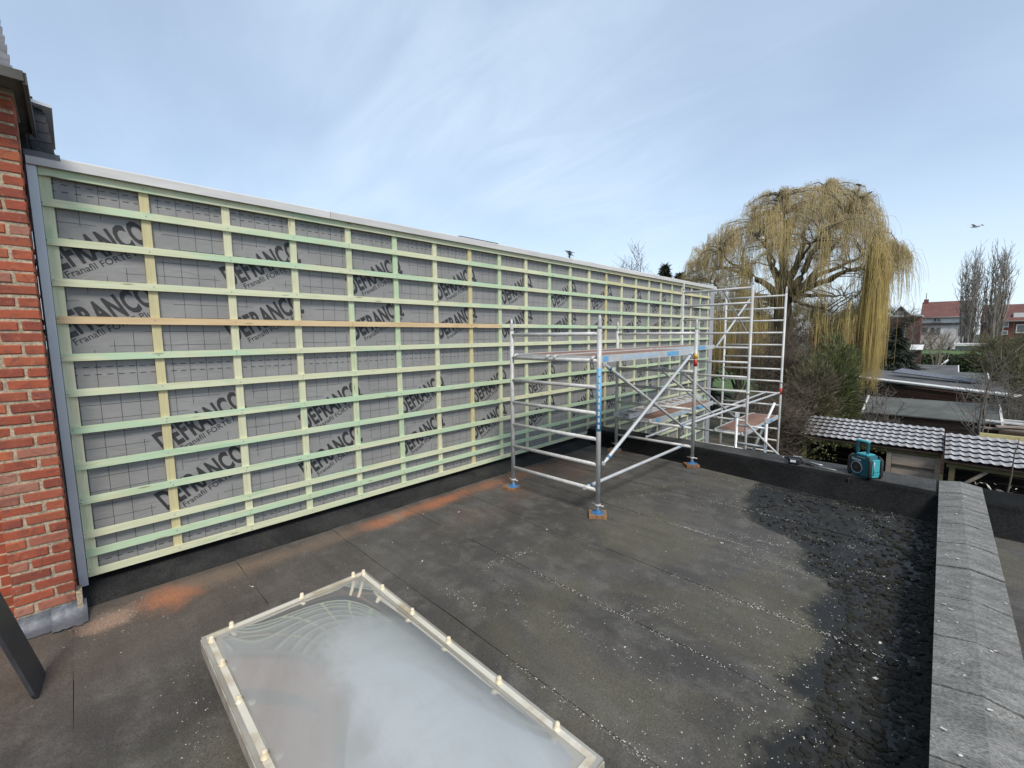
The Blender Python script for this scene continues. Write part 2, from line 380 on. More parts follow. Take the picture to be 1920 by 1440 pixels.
# ================================================================== battened wall
ROWS = [3.148, 2.940, 2.666, 2.389, 2.113, 1.845, 1.575, 1.302, 1.027, .752, .487, .341, .180]
PIT = .5553; YEND = 22*PIT
wall = thing('battened_wall', (0, 6, 0), 'long wall wrapped in grey printed membrane under pale green timber battens', 'wall')
m_wallcore = M('wall_core', (.30, .29, .28), rand=0)
B().bb(-.42, -.062, -.06, 6.62, .150, 3.20).bb(-.42, -.30, -.06, 6.62, -3.0, .15).bb(-.42, -.062, 6.621, 12.62, -3.0, 3.20).build('wall_core', m_wallcore, wall)
def membrane_mat():
    s = NT('membrane'); v = s.coord('Pos'); n = s.noise(v, 2.2, 5, .6, .5); w = s.noise(s.coord('Pos', (1, 1, 2.4)), 5, 4, .55, 1.2)
    c = s.mix(s.rmp(n, .3, .7), (.228, .224, .218), (.268, .263, .255)); c = s.scale_col(c, s.rmp(s.noise(v, 200, 2, .5), .3, .7, .93, 1.07))
    s.set(Base_Color=c, Roughness=.58); s.bump(s.add(s.mul(w, 1.0), s.mul(n, .8)), .5, .012); return s.m
m_memb = membrane_mat()
mb = B(); mb.bb(-.0625, -.05, -.055, 6.6, .152, 3.17).bb(-.0625, -.05, 6.601, YEND+.04, -3.0, 3.17); memb = mb.build('membrane', m_memb, wall)
m_print = M('membrane_print', (.026, .026, .027), (.036, .036, .037), 30, .6, rand=0, bump=0)
# texts
TXT_A = R(27.2)
def text_mesh(body, width, height, offset, name, spacing=1.0):
    cu = bpy.data.curves.new(name, 'FONT'); cu.body = body; cu.offset = offset; cu.space_character = spacing; cu.resolution_u = 3
    ob = bpy.data.objects.new(name, cu); col.objects.link(ob); dg = bpy.context.evaluated_depsgraph_get(); dg.update()
    me = bpy.data.meshes.new_from_object(ob.evaluated_get(dg)); bpy.data.objects.remove(ob)
    n = len(me.vertices); co = np.empty(n*3, np.float32); me.vertices.foreach_get('co', co); co = co.reshape(-1, 3)
    mn, mx = co.min(0), co.max(0)
    sx = width/(mx[0]-mn[0]); sy = height/(mx[1]-mn[1]) if height else sx
    P = np.stack([np.zeros(n), (co[:, 0]-mn[0])*sx, (co[:, 1]-mn[1])*sy], 1)
    return me, P
def set_text(me, P, mat):
    me.vertices.foreach_set('co', P.astype(np.float32).ravel()); me.materials.clear(); me.materials.append(mat); me.update(); return me
def rotYZ(P, a):
    c, s_ = math.cos(a), math.sin(a); return np.stack([P[:, 0], P[:, 1]*c-P[:, 2]*s_, P[:, 1]*s_+P[:, 2]*c], 1)
me1, P1 = text_mesh('DEFRANCQ', .70, .222, .040, 'lettering', 1.07); me1 = set_text(me1, rotYZ(P1, TXT_A), m_print)
me2, P2 = text_mesh('Franafil FORTE Plus', .545, None, .012, 'small_lettering', 1.02); me2 = set_text(me2, rotYZ(P2, TXT_A), m_print)
texts = []
PER = 1.1455
for z0, y0 in ((2.42, -.03), (1.927, -.03), (1.012, .545), (.512, .52), (-.40, .06), (-.895, .06), (-1.81, .5), (-2.31, .5)):
    for k in range(11):
        y = y0+k*PER
        if y+.75 > YEND+.03: continue
        if z0 < .2 and y < 6.6: continue
        texts.append((y, z0))
        inst('lettering', me1, memb, (-.0492, y+.012, z0-.024)); inst('small_lettering', me2, memb, (-.0492, y+.115, z0+.002))
# printed grid with blanks round the texts, and dashed lap lines
def blank(y, z):
    for ty, tz in texts:
        a, b = y-ty, z-tz
        if abs(a) > 1.1 or abs(b) > .9: continue
        c, s_ = math.cos(-TXT_A), math.sin(-TXT_A); p, q = a*c-b*s_, a*s_+b*c
        if -.06 < p < .78 and -.13 < q < .23: return True
    return False
g = B(); XG = -.0494; st = .035
def seg(y0, z0, y1, z1, w):
    if z0 == z1: g.quad((XG, y0, z0-w), (XG, y1, z0-w), (XG, y1, z0+w), (XG, y0, z0+w))
    else: g.quad((XG, y0-w, z0), (XG, y0+w, z0), (XG, y0+w, z1), (XG, y0-w, z1))
lapz = [3.085, 3.033, 1.762, 1.705, .245, .19, -1.15, -1.205, -2.5]
def run(fix, a, b, horiz):
    t = a; cur = None
    while t < b:
        y, z = (t, fix) if horiz else (fix, t)
        hide = blank(y, z) or (not horiz and False) or (z < .13 and y < 6.5)
        if hide:
            if cur is not None and t-cur > .02: seg(*((cur, fix, t, fix) if horiz else (fix, cur, fix, t)), .0016)
            cur = None
        elif cur is None: cur = t
        t += st
    if cur is not None: seg(*((cur, fix, b, fix) if horiz else (fix, cur, fix, b)), .0016)
y = -.054+.0
k = 0
while True:
    y = .645-.1165*6+.1165*k; k += 1
    if y > YEND: break
    if y < -.03: continue
    run(y, -2.9, 3.16, False)
z = 1.922-.1125*43
while z < 3.0:
    if min(abs(z-l) for l in lapz) > .06: run(z, -.05, YEND, True)
    z += .1125
for l in lapz:
    t = -.03
    while t < YEND:
        if l > .13 or t > 6.5: g.quad((XG, t, l-.003), (XG, t+.036, l-.003), (XG, t+.036, l+.003), (XG, t, l+.003))
        t += .066
g.build('printed_grid', m_print, memb)

# battens
def batten_mat(name, ax, cream, green, amt):
    s = NT(name)
    st_ = (1, .9, 6) if ax == 'y' else (1, 6, .9)
    v = s.coord('Object', st_, per_object=True); grain = s.noise(s.coord('Object', (20, 1.5, 40) if ax == 'y' else (20, 40, 1.5), per_object=True), 2.2, 5, .6, .6)
    oi = s.N.new('ShaderNodeObjectInfo')
    n = s.noise(v, 1.15, 4, .6, .8); th = s.rmp(oi.outputs['Random'], 0, 1, amt-.10, amt+.12)
    f = s.rmp(s.sub(n, th), -.10, .12)
    blu = s.noise(s.coord('Object', st_, per_object=True), 2.6, 3, .5, .5); c = s.mix(f, green, cream); c = s.mix(s.mul(s.rmp(blu, .60, .70), .45), c, (.30, .52, .33)) if 'tan' not in name and 'yellow' not in name else c; c = s.mix(s.mul(s.rmp(grain, .42, .68), .50), c, tuple(x*y_ for x, y_ in zip(cream, (.78, .70, .58))))
    knot = s.N.new('ShaderNodeTexVoronoi'); knot.inputs['Scale'].default_value = 1.0
    s.L.new(s.coord('Object', (1, 2.3, 14) if ax == 'y' else (1, 14, 2.3), per_object=True), knot.inputs['Vector'])
    c = s.mix(s.mul(s.rmp(knot.outputs['Distance'], .13, .04), .75), c, (.20, .15, .07))
    s.set(Base_Color=c, Roughness=.68); s.bump(grain, .25, .002); return s.m
CREAM, GREEN = (.64, .655, .45), (.46, .62, .42)
mh_g = batten_mat('batten_green', 'y', CREAM, GREEN, .455)
mh_t = batten_mat('batten_tan', 'y', (.66, .50, .29), (.56, .41, .22), .45)
mh_y = batten_mat('batten_yellow', 'y', (.66, .62, .38), (.55, .55, .33), .48)
mv_g = batten_mat('counter_batten_green', 'z', (.62, .61, .42), (.44, .57, .37), .42)
mv_t = batten_mat('counter_batten_tan', 'z', (.56, .50, .28), (.52, .48, .28), .45)
mv_c = batten_mat('counter_batten_cream', 'z', (.66, .65, .46), (.58, .62, .42), .40)
for i in range(23):
    y = i*PIT + (0.027 if i == 0 else rnd.uniform(-.006, .006)); w = .060
    low = .165 if y < 6.7 else -2.95
    mt = mv_t if i in (1, 7, 13) else (mv_c if i == 0 else mv_g)
    a, b = low, 3.165
    bt = B(); tw = rnd.uniform(-.003, .003)
    bt.addmesh([(x, y+sy*w*.5+tw*(1 if zz == a else -1), zz) for zz in (a, b) for x in (-.0485, -.0225) for sy in (-1, 1)],
               [(0, 1, 3, 2), (4, 6, 7, 5), (0, 4, 5, 1), (2, 3, 7, 6), (0, 2, 6, 4), (1, 5, 7, 3)])
    me = bt.mesh('counter_batten', (0, y, 0)); setmat(me, mt); inst('counter_batten', me, wall, (0, y, 0))
rows = [(z, 0) for z in ROWS]+[(.180-.273*k, 1) for k in range(1, 12)]
nails = B()
for ri, (z, low) in enumerate(rows):
    hh = .027 if ri != 0 else .031
    cuts = [-.004, 4.44 if ri == 4 else (2.9+((ri*1.37) % 3.2)), 0, YEND+.035]
    c1 = cuts[1]; c2 = 7*PIT+3*PIT+(ri % 3)*PIT*.0 + 3*PIT
    c2 = 13*PIT if ri in (0, 1) else min(c1+4.3, 11.4)
    c1 = round(c1/PIT)*PIT if ri != 4 else 8*PIT
    c2 = round(c2/PIT)*PIT
    ends = [-.004, c1, c2, YEND+.03+rnd.uniform(-.03, .07)]
    if low: ends = [6.68, 8.4+(ri % 4)*.5, YEND+.03]
    zj = 0
    for j in range(len(ends)-1):
        a, b = ends[j], ends[j+1]
        if b-a < .2: continue
        mt = mh_g
        if ri == 4 and j == 0: mt = mh_t
        if ri in (0, 1) and a > 6.9: mt = mh_y
        z0 = z+rnd.uniform(-.005, .005) if ri else z; z1 = z+rnd.uniform(-.005, .005) if ri else z
        q = B(); g_ = .0015
        q.addmesh([(x, yy, zz+sz*hh) for yy, zz in ((a+g_, z0), (b-g_, z1)) for x in (-.0218, 0) for sz in (-1, 1)],
                  [(0, 1, 3, 2), (4, 6, 7, 5), (0, 4, 5, 1), (2, 3, 7, 6), (0, 2, 6, 4), (1, 5, 7, 3)])
        me = q.mesh('batten', (0, a, z)); setmat(me, mt); inst('batten', me, wall, (0, a, z))
        for i in range(23):
            yn = i*PIT
            if a < yn < b:
                for dz in ((-.012, .013) if rnd.random() < .3 else (rnd.uniform(-.008, .008),)):
                    ny, nz = yn+rnd.uniform(-.01, .01), z0+(z1-z0)*(yn-a)/(b-a)+dz
                    nails.box((.0004, ny, nz), (.0016, .0065, .0065), rx=.6)
m_nail = M('nail_steel', (.16, .15, .14), rough=.5, metal=.6, rand=0, bump=0)
nails.build('nail_heads', m_nail, wall, kind='stuff')
# coping lengths, corner trim, far end board, base upstand
m_cope = M('coping_board', (.60, .59, .57), (.52, .515, .50), 4, .75, stretch=(1, .4, 3), rand=.05, bump=.25)
ce = [-.055, 2.02, 6.06, 9.0, 12.62]
for i in range(4):
    a, b = ce[i]+.002, ce[i+1]-.002
    B().prism([(-.46, 3.20), (.022, 3.20), (.022, 3.172), (.034, 3.172), (.034, 3.238), (.028, 3.246), (-.46, 3.262)], 1, a, b).build('coping', m_cope, wall)
m_trim = M('zinc_trim', (.54, .57, .60), (.62, .65, .68), 3, .42, metal=.2, stretch=(1, 1, .4), rand=0, bump=.1)
B().prism([(.014, -.055), (.014, -.010), (.011, -.006), (-.05, -.006), (-.05, -.055)], 2, .10, 3.172).build('corner_trim', m_trim, wall)
B().prism([(.004, -.066), (.004, -.053), (-.06, -.053), (-.06, -.066)], 2, .12, 3.20).build('trim_seal', M('dark_seal', (.05, .045, .055), rand=0), wall)
m_endb = M('end_cladding', (.37, .38, .40), (.32, .33, .35), 2, .6, rand=0)
B().bb(-.06, -.016, YEND+.11, 12.60, -3, 3.165).build('end_cladding', m_endb, wall)
B().prism([(.20, .009), (.13, .022), (.02, .065), (-.10, .10), (-.298, .145), (-.30, -.004), (.20, -.004)], 1, -.06, 6.6).build('base_upstand', m_bit, wall)
B().bb(-.05, .03, 6.58, 6.98, .0, .16).build('base_corner', m_bit, wall)
m_lead = M('lead_sheet', (.155, .162, .175), (.10, .105, .118), 6, .55, metal=.35, rand=.08, bump=.5, bdist=.01)
B().prism([(-.40, 3.266), (.03, 3.250), (.030, 3.225), (.038, 3.225), (.038, 3.262), (-.40, 3.276)], 1, -.058, .115).build('lead_saddle', m_lead, wall)

# ================================================================== brick house with eave
house = thing('brick_house', (.1, -.2, 0), 'red brick house corner with dark eave adjoining the battened wall', 'house')
m_mort = M('mortar', (.44, .355, .245), (.31, .25, .175), 14, .95, rand=0, bump=.8, bdist=.006, fine=.3)
PY0, PY1, PX = -.362, -.067, .27
B().bb(-.25, PX-.006, PY0+.006, PY1-.008, -.01, 3.66).build('mortar', m_mort, house)
def brick_mat():
    s = NT('brick'); v = s.coord('Object', per_object=True); oi = s.N.new('ShaderNodeObjectInfo'); r = oi.outputs['Random']
    n = s.noise(v, 14, 5, .65, .8)
    cr = s.N.new('ShaderNodeValToRGB'); el_ = cr.color_ramp.elements
    el_[0].position = 0; el_[0].color = (.29, .066, .034, 1); el_[1].position = 1; el_[1].color = (.19, .048, .036, 1)
    for p, c_ in ((.25, (.37, .090, .042, 1)), (.5, (.22, .054, .032, 1)), (.62, (.42, .120, .052, 1)), (.80, (.31, .080, .046, 1)), (.93, (.38, .18, .12, 1))):
        e_ = el_.new(p); e_.color = c_
    s.L.new(r, cr.inputs[0])
    c = s.mix(s.mul(s.rmp(n, .48, .70), .65), cr.outputs[0], (.12, .045, .04)); c = s.mix(s.mul(s.rmp(s.noise(v, 30, 4, .7), .56, .72), .45), c, (.46, .22, .13))
    s.set(Base_Color=c, Roughness=.88); s.bump(s.noise(v, 45, 5, .7), .8, .006); return s.m
m_brick = brick_mat()
def brickwall_mat():
    s = NT('brickwork'); v = s.coord('Pos'); b = s.N.new('ShaderNodeTexBrick'); sp = s.N.new('ShaderNodeSeparateXYZ'); s.L.new(v, sp.inputs[0]); cb = s.N.new('ShaderNodeCombineXYZ'); s.L.new(s.add(sp.outputs[0], sp.outputs[1]), cb.inputs[0]); s.L.new(sp.outputs[2], cb.inputs[1]); s.L.new(cb.outputs[0], b.inputs['Vector'])
    b.inputs['Scale'].default_value = 5; b.inputs['Color1'].default_value = (.36, .08, .036, 1); b.inputs['Color2'].default_value = (.26, .06, .032, 1); b.inputs['Mortar'].default_value = (.44, .36, .25, 1)
    b.inputs['Row Height'].default_value = .38; b.inputs['Brick Width'].default_value = 1.0; b.inputs['Mortar Size'].default_value = .03
    c = s.scale_col(b.outputs[0], s.rmp(s.noise(v, 9, 4, .6), .3, .7, .75, 1.2)); s.set(Base_Color=c, Roughness=.9); return s.m
m_brickwall = brickwall_mat()
CH = .0765
def brick_mesh(L, D, H):
    b = B(); nx = 4; V = []; F = []
    b.box((0, 0, 0), (D, L, H), bev=.006)
    b.v = [(p[0]+rnd.uniform(-.002, .002), p[1]+rnd.uniform(-.0025, .0025), p[2]+rnd.uniform(-.002, .002)) for p in b.v]
    me = b.mesh('brick'); setmat(me, m_brick); return me
stM = [brick_mesh(.188, .11, .0605) for _ in range(5)]; hdM = [brick_mesh(.090, .20, .0605) for _ in range(5)]
bnM = [brick_mesh(.10, .19, .0605) for _ in range(3)]
nc = 46; z = .115
for k in range(nc):
    zc = z+k*CH+CH/2; sag = rnd.uniform(-.003, .003)
    if k % 2 == 0:
        inst('brick', rnd.choice(hdM), house, (PX-.10+rnd.uniform(-.003, .003), PY0+.046, zc), (rnd.uniform(-.012, .012), 0, rnd.uniform(-.02, .02)))
        inst('brick', rnd.choice(stM), house, (PX-.055+rnd.uniform(-.003, .003), PY1-.095, zc+sag), (rnd.uniform(-.012, .012), 0, rnd.uniform(-.02, .02)))
        inst('brick', rnd.choice(bnM), house, (PX-.215, PY1-.05, zc+sag), (rnd.uniform(-.012, .012), 0, rnd.uniform(-.02, .02)))
    else:
        inst('brick', rnd.choice(stM), house, (PX-.055+rnd.uniform(-.003, .003), PY0+.095, zc), (rnd.uniform(-.012, .012), 0, rnd.uniform(-.02, .02)))
        inst('brick', rnd.choice(hdM), house, (PX-.10+rnd.uniform(-.003, .003), PY1-.046, zc+sag), (rnd.uniform(-.012, .012), 0, rnd.uniform(-.02, .02)))
B().bb(-4, .12, -5, PY0, -3, 3.5).build('wall', m_brickwall, house)
# lead flashing at the foot
def lead(y0, y1, x1, name='lead_flashing', dz=0):
    n = 10; V = []; F = []
    for k in range(n+1):
        y = y0+(y1-y0)*k/n
        for (x, z_) in ((PX+.004, .118), (PX+.012, .085), (PX+.03, .045), (x1*.5+(PX+.03)*.5, .02), (x1+rnd.uniform(-.02, .02), .0095)):
            V.append((x+rnd.uniform(-.006, .006)+dz, y, z_+dz+rnd.uniform(-.004, .004)*(z_ > .015)))
    for k in range(n):
        for j in range(4): F.append((k*5+j, k*5+j+1, k*5+5+j+1, k*5+5+j))
    b = B().addmesh(V, F, True); return b.build(name, m_lead, house)
lead(PY0+.01, -.16, .40); lead(-.20, -.022, .43, dz=.006)
B().box((PX-.04, PY1+.012, .10), (.14, .03, .16)).build('plaster_lump', m_mort, house)
# eave: fascia board, soffit, gutter slope
m_eave = M('eave_board', (.085, .080, .070), (.05, .048, .042), 5, .8, rand=.05, bump=.4)
B().bb(-.5, .50, -5, -.012, 3.525, 3.562).build('soffit', m_eave, house)
B().bb(.50, .525, -5, -.005, 3.515, 3.572).build('fascia', m_eave, house)
B().bb(-.45, .515, -.012, .008, 3.50, 3.568).build('barge_board', m_eave, house)
B().bb(-.2, .31, -5, -.062, 3.50, 3.524).build('corbel', M('mortar2', (.33, .27, .20), rand=0, bump=.6), house)
m_tile = M('dark_roof_tile', (.13, .125, .13), (.08, .078, .082), 6, .7, rand=.12, bump=.3)
for r_ in range(9):
    for c_ in range(3):
        x = .47-.20*r_; zz = 3.56+.145*r_; y = -.05-.24*c_-.06*0
        B().box((x-.12, y-.12-.012*r_, zz+.05), (.27, .235, .018), ry=-R(-36)).build('roof_tile', m_tile, house)
dor = thing('slate_dormer', (-.8, .0, 3.2), 'black slate-hung dormer cheek with zinc cap behind the coping', 'dormer')
m_slate = M('black_slate', (.020, .020, .023), (.035, .034, .038), 9, .55, rand=.25, bump=.8, bdist=.01)
B().prism([(-1.6, 3.0), (-.5, 3.0), (-.52, 3.55), (-.62, 3.78), (-1.6, 3.78)], 1, -.5, -.052).build('opening', M('dormer_dark', (.012, .013, .013), rand=0), dor)
B().addmesh([(-.62, -.05, 3.79), (-.62, .055, 3.77), (-.50, .125, 3.16), (-.50, -.08, 3.16), (-1.6, -.05, 3.79), (-1.6, .055, 3.77), (-1.6, .125, 3.16), (-1.6, -.08, 3.16)],
            [(0, 1, 2, 3), (4, 7, 6, 5), (0, 4, 5, 1), (1, 5, 6, 2), (3, 2, 6, 7), (0, 3, 7, 4)]).build('cheek', m_slate, dor)
for k in range(7):
    zz = 3.23+.08*k; t = (zz-3.16)/.61
    B().box((-.50-.12*t+.006, .062-.06*t, zz), (.012, .12, .085), ry=-.25, rx=rnd.uniform(-.06, .06)).build('slate', m_slate, dor)
B().box((-.58, -.005, 3.55), (.03, .028, .62), ry=-.18).build('frame', M('dormer_frame', (.05, .05, .055), rand=0), dor)
B().box((-1.08, .02, 3.80), (1.06, .18, .022), rx=-.10).build('zinc_cap', m_trim, dor)

# ================================================================== skylight
SX0, SX1, SY0, SY1, SZ = 1.545, 3.66, .452, 1.475, .20
sky_l = thing('skylight', ((SX0+SX1)/2, (SY0+SY1)/2, 0), 'milky acrylic dome skylight with cream bolt caps on the flat roof', 'skylight')
B().prism([(SX0+.05, SY0+.05), (SX1-.05, SY0+.05), (SX1-.05, SY1-.05), (SX0+.05, SY1-.05)], 2, .0, SZ-.02).build('curb', m_bit, sky_l)
def dome_mat():
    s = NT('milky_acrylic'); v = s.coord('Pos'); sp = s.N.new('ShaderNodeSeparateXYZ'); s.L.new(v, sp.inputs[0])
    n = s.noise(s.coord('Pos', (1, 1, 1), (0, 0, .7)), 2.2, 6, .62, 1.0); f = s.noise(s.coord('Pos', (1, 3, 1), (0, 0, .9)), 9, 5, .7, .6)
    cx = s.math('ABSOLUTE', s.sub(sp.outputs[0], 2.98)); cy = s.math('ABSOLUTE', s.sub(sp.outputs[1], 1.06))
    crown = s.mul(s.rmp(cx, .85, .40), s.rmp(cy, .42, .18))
    dust_sheen = s.mul(s.rmp(s.add(s.add(s.mul(n, .5), s.mul(f, .25)), s.mul(crown, .35)), .42, .74), s.rmp(crown, .05, .7))  # pale dust plus the bright sky reflection, painted into the dome colour
    spots = s.N.new('ShaderNodeTexVoronoi'); spots.inputs['Scale'].default_value = 5.5; s.L.new(v, spots.inputs['Vector'])
    sp1 = s.mul(s.rmp(spots.outputs['Distance'], .13, .10), s.rmp(s.noise(v, 3.1, 2, .5), .50, .56))
    c = s.mix(s.rmp(n, .3, .7), (.265, .27, .255), (.30, .305, .295)); c = s.mix(s.mul(dust_sheen, .45), c, (.41, .445, .455))
    c = s.mix(s.mul(sp1, .45), c, (.25, .27, .27))
    s.set(Base_Color=c, Roughness=s.add(.05, s.mul(dust_sheen, .22))); s.b.inputs['IOR'].default_value = 1.6
    s.b.inputs['Coat Weight'].default_value = .6; s.b.inputs['Coat Roughness'].default_value = .05
    s.bump(s.noise(v, 2.0, 2, .5), .04, .05); return s.m
nx, ny = 60, 36; V = []; F = []
ix0, ix1, iy0, iy1 = SX0+.056, SX1-.056, SY0+.056, SY1-.056
for i in range(nx+1):
    for j in range(ny+1):
        a, b = 2*i/nx-1, 2*j/ny-1
        h = (1-abs(a)**2.1)*(1-abs(b)**2.0)
        V.append((ix0+(ix1-ix0)*i/nx, iy0+(iy1-iy0)*j/ny, SZ+.006+.25*max(h, 0)))
for i in range(nx):
    for j in range(ny): p = i*(ny+1)+j; F.append((p, p+ny+1, p+ny+2, p+1))
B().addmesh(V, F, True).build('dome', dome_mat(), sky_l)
m_flange = M('clear_flange', (.33, .32, .285), (.25, .235, .20), 3, .16, rand=0, bump=.05)
m_frame = M('cream_frame', (.62, .59, .50), (.40, .33, .22), 4, .5, lo=.45, hi=.72, rand=.05, bump=.1)
def ring(name, o, i_, z0, z1, mat):
    x0, x1, y0, y1 = SX0+o, SX1-o, SY0+o, SY1-o; a0, a1, b0, b1 = SX0+i_, SX1-i_, SY0+i_, SY1-i_
    V = [(x, y, zz) for zz in (z0, z1) for x, y in ((x0, y0), (x1, y0), (x1, y1), (x0, y1), (a0, b0), (a1, b0), (a1, b1), (a0, b1))]; F = []
    for k in range(4):
        n_ = (k+1) % 4; F += [(k, n_, 8+n_, 8+k), (4+k, 12+k, 12+n_, 4+n_), (8+k, 8+n_, 12+n_, 12+k), (k, 4+k, 4+n_, n_)]
    return B().addmesh(V, F).build(name, mat, sky_l)
ring('lip', -.004, .040, SZ-.085, SZ-.006, M('lip_plastic', (.45, .42, .36), (.30, .26, .20), 8, .4, rand=0))
ring('flange', 0.0, .09, SZ-.006, SZ+.010, m_flange)
ring('frame_strip', .020, .050, SZ+.010, SZ+.017, m_frame)
m_cap_ = M('bolt_cap', (.74, .68, .52), (.62, .52, .34), 30, .45, rand=.06, bump=0)
capm = B().path([(0, 0, 0), (0, 0, .006), (0, 0, .0061), (0, 0, .027), (0, 0, .034), (0, 0, .036)], [.018, .018, .0135, .0125, .010, .004], 14)
cme = capm.mesh('bolt_cap'); setmat(cme, m_cap_)
zc = SZ+.016
caps = [(SX0+.034, y) for y in (SY0+.15, SY0+.56, SY1-.10)]+[(x, SY0+.034) for x in (SX0+.10, SX0+.36, SX0+.70, SX0+1.1, SX0+1.6, SX1-.1)]+[(x, SY1-.034) for x in (SX0+.06, SX0+.34, SX0+.72, SX0+1.10, SX0+1.52, SX1-.22)]
for x, y in caps: inst('bolt_cap', cme, sky_l, (x, y, zc), (rnd.uniform(-.06, .06), rnd.uniform(-.06, .06), 0))

# ================================================================== leaning plank
m_plank = M('black_rubber_board', (.030, .030, .034), (.045, .045, .05), 4, .5, rand=0, bump=.1)
c1 = Vector(at_z(82, 1262, 0.012)); c2 = Vector(at_z(66, 1312, 0.012))
q1 = Vector(at_x(0, 1118, c1.x)); q2 = q1+(c2-c1)
e1 = (q1-c1)*3.0; pn = (c2-c1).cross(e1).normalized()*.009
if pn.x+pn.y < 0: pn = -pn
P8 = [c1, c2, c2+e1, c1+e1]; pb = B()
r_ = (c2-c1)*.05; u_ = e1.normalized()*.03
O = [c1+r_, c2-r_, c2+u_, c2+e1, c1+e1, c1+u_]
pb.addmesh([p+pn for p in O]+[p-pn for p in O], [tuple(range(6)), tuple(range(6, 12))[::-1]]+[(i, 6+i, 6+(i+1) % 6, (i+1) % 6) for i in range(6)])
pb.build('leaning_board', m_plank, None, 'narrow black board leaning up beside the brick house foot', 'board')

# ================================================================== scaffolding
m_alu = M('aluminium_tube', (.52, .52, .50), (.42, .415, .395), 7, .52, metal=.12, stretch=(1, 1, .5), rand=.07, bump=.15, bdist=.002, fine=.10, finescale=40)
m_alu2 = M('aluminium_brace', (.60, .61, .61), (.50, .51, .51), 6, .45, metal=.35, rand=.05, bump=.08, bdist=.002)
m_blue = M('blue_plastic', (.055, .17, .34), (.045, .13, .26), 10, .45, rand=.05, bump=0)
m_bluelab = M('blue_label', (.10, .32, .56), (.16, .40, .62), 20, .5, rand=0, bump=0)
m_palelab = M('pale_blue_print', (.30, .46, .62), (.40, .52, .64), 20, .5, rand=0, bump=0)
m_whitelab = M('white_label', (.72, .74, .75), (.62, .64, .66), 20, .5, rand=0, bump=0)
m_redlab = M('red_label', (.50, .045, .035), (.38, .03, .03), 20, .5, rand=0, bump=0)
m_yellab = M('yellow_label', (.70, .38, .05), (.55, .28, .04), 20, .5, rand=0, bump=0)
m_deck = M('deck_plywood', (.20, .105, .075), (.26, .15, .105), 5, .75, stretch=(1, .4, 1), rand=.05, bump=.3, fine=.25, finescale=50)
m_dgrey = M('dark_plastic', (.06, .06, .062), rand=0)
PR, RR = .0255, .0215
def post(t, x, y, z0, z1, spigot=True):
    b = B().tube((x, y, z0), (x, y, z1), PR, n=14); p = b.build('post', m_alu, t)
    if spigot:
        B().path([(x, y, z1-.002), (x, y, z1+.03), (x, y, z1+.10), (x, y, z1+.145)], [.0235, .0215, .018, .010], 12).build('spigot', m_alu, p)
        B().tube((x-.03, y, z1-.04), (x+.03, y, z1-.04), .006, n=6).build('locking_pin', m_dgrey, p)
    return p
def rung(t, a, b, name='rung', r=RR, mat=None):
    return B().tube(a, b, r, n=10).build(name, mat or m_alu, t)
def coupling(t, p, d, col_=None):
    d = Vector(d).normalized()*.035; p = Vector(p)
    return B().tube(p-d, p+d, .027, n=10).build('coupler', col_ or m_alu, t)
def brace(t, a, b, r=.0205, mat=None, blue=True):
    a, b = Vector(a), Vector(b); d = (b-a).normalized()
    o = B().path([a, a+d*.05, a+d*.07, b-d*.07, b-d*.05, b], [.014, .014, r, r, .014, .014], 12).build('brace', mat or m_alu2, t)
    for p, q in ((a, d), (b, -d)):
        B().box(tuple(p), (.036, .03, .042), rz=.3, bev=.006).build('brace_hook', m_alu, o)
        if blue: B().tube(p+q*.09, p+q*.125, r+.003, n=12).build('collar', m_blue, o)
    return o
def jack(t, x, y, ztop, zpad):
    j = B().tube((x, y, zpad+.01), (x, y, ztop+.05), .0165, n=10).build('jack_screw', m_alu, t)
    B().path([(x, y, ztop-.012), (x, y, ztop+.012)], [.032, .032], 10).tube((x-.075, y, ztop), (x+.075, y, ztop), .008, n=6).build('jack_nut', m_alu, j)
    n = 6; b = B(); a0 = .3
    b.path([(x, y, zpad), (x, y, zpad+.006), (x, y, zpad+.012), (x, y, zpad+.045)], [.082, .080, .036, .021], 6, smooth=False); b.build('foot_plate', m_blue, j)
def platform(t, x0, x1, y0, y1, z, labels=True):
    p = B().bb(x0+.028, x1-.028, y0+.06, y1-.06, z+.012, z+.024).build('deck', m_deck, t)
    for xa, xb in ((x0, x0+.027), (x1-.027, x1)):
        r = B().bb(xa, xb, y0+.05, y1-.05, z-.045, z+.032).build('side_rail', m_alu2, p)
    for ya, yb in ((y0+.03, y0+.06), (y1-.06, y1-.03)): B().bb(x0+.028, x1-.028, ya, yb, z-.04, z+.026).build('end_rail', m_alu2, p)
    for x in (x0+.04, x1-.04):
        for y, s_ in ((y0, 1), (y1, -1)):
            B().path([(x, y+s_*.06, z), (x, y+s_*.02, z+.02), (x, y-s_*.02, z+.012), (x, y-s_*.032, z-.012)], [.016, .018, .018, .014], 8).build('hook', m_alu, p)
    if labels:
        L_ = y1-y0
        for (f0, f1, mt) in ((.05, .09, m_bluelab), (.66, .80, m_bluelab)):
            B().bb(x1, x1+.0015, y0+L_*f0, y0+L_*f1, z-.036, z+.022).build('label', mt, p)
        wl = B()
        for k in range(16):
            yy = y0+L_*(.215+.024*k*.9); wl.bb(x1+.0, x1+.0014, yy, yy+.035, z-.022, z+.012)
        wl.build('printed_marks', m_palelab, p)
    return p
FZ = .297                                    # bottom rung height
L1, R1, L2, R2 = (.745, 3.90), (2.005, 3.925), (.735, 6.385), (2.005, 6.42)
t1 = thing('scaffold_tower', (1.37, 5.15, 0), 'low aluminium scaffold tower standing on the flat roof on blue feet', 'scaffold', 'aluminium scaffold towers')
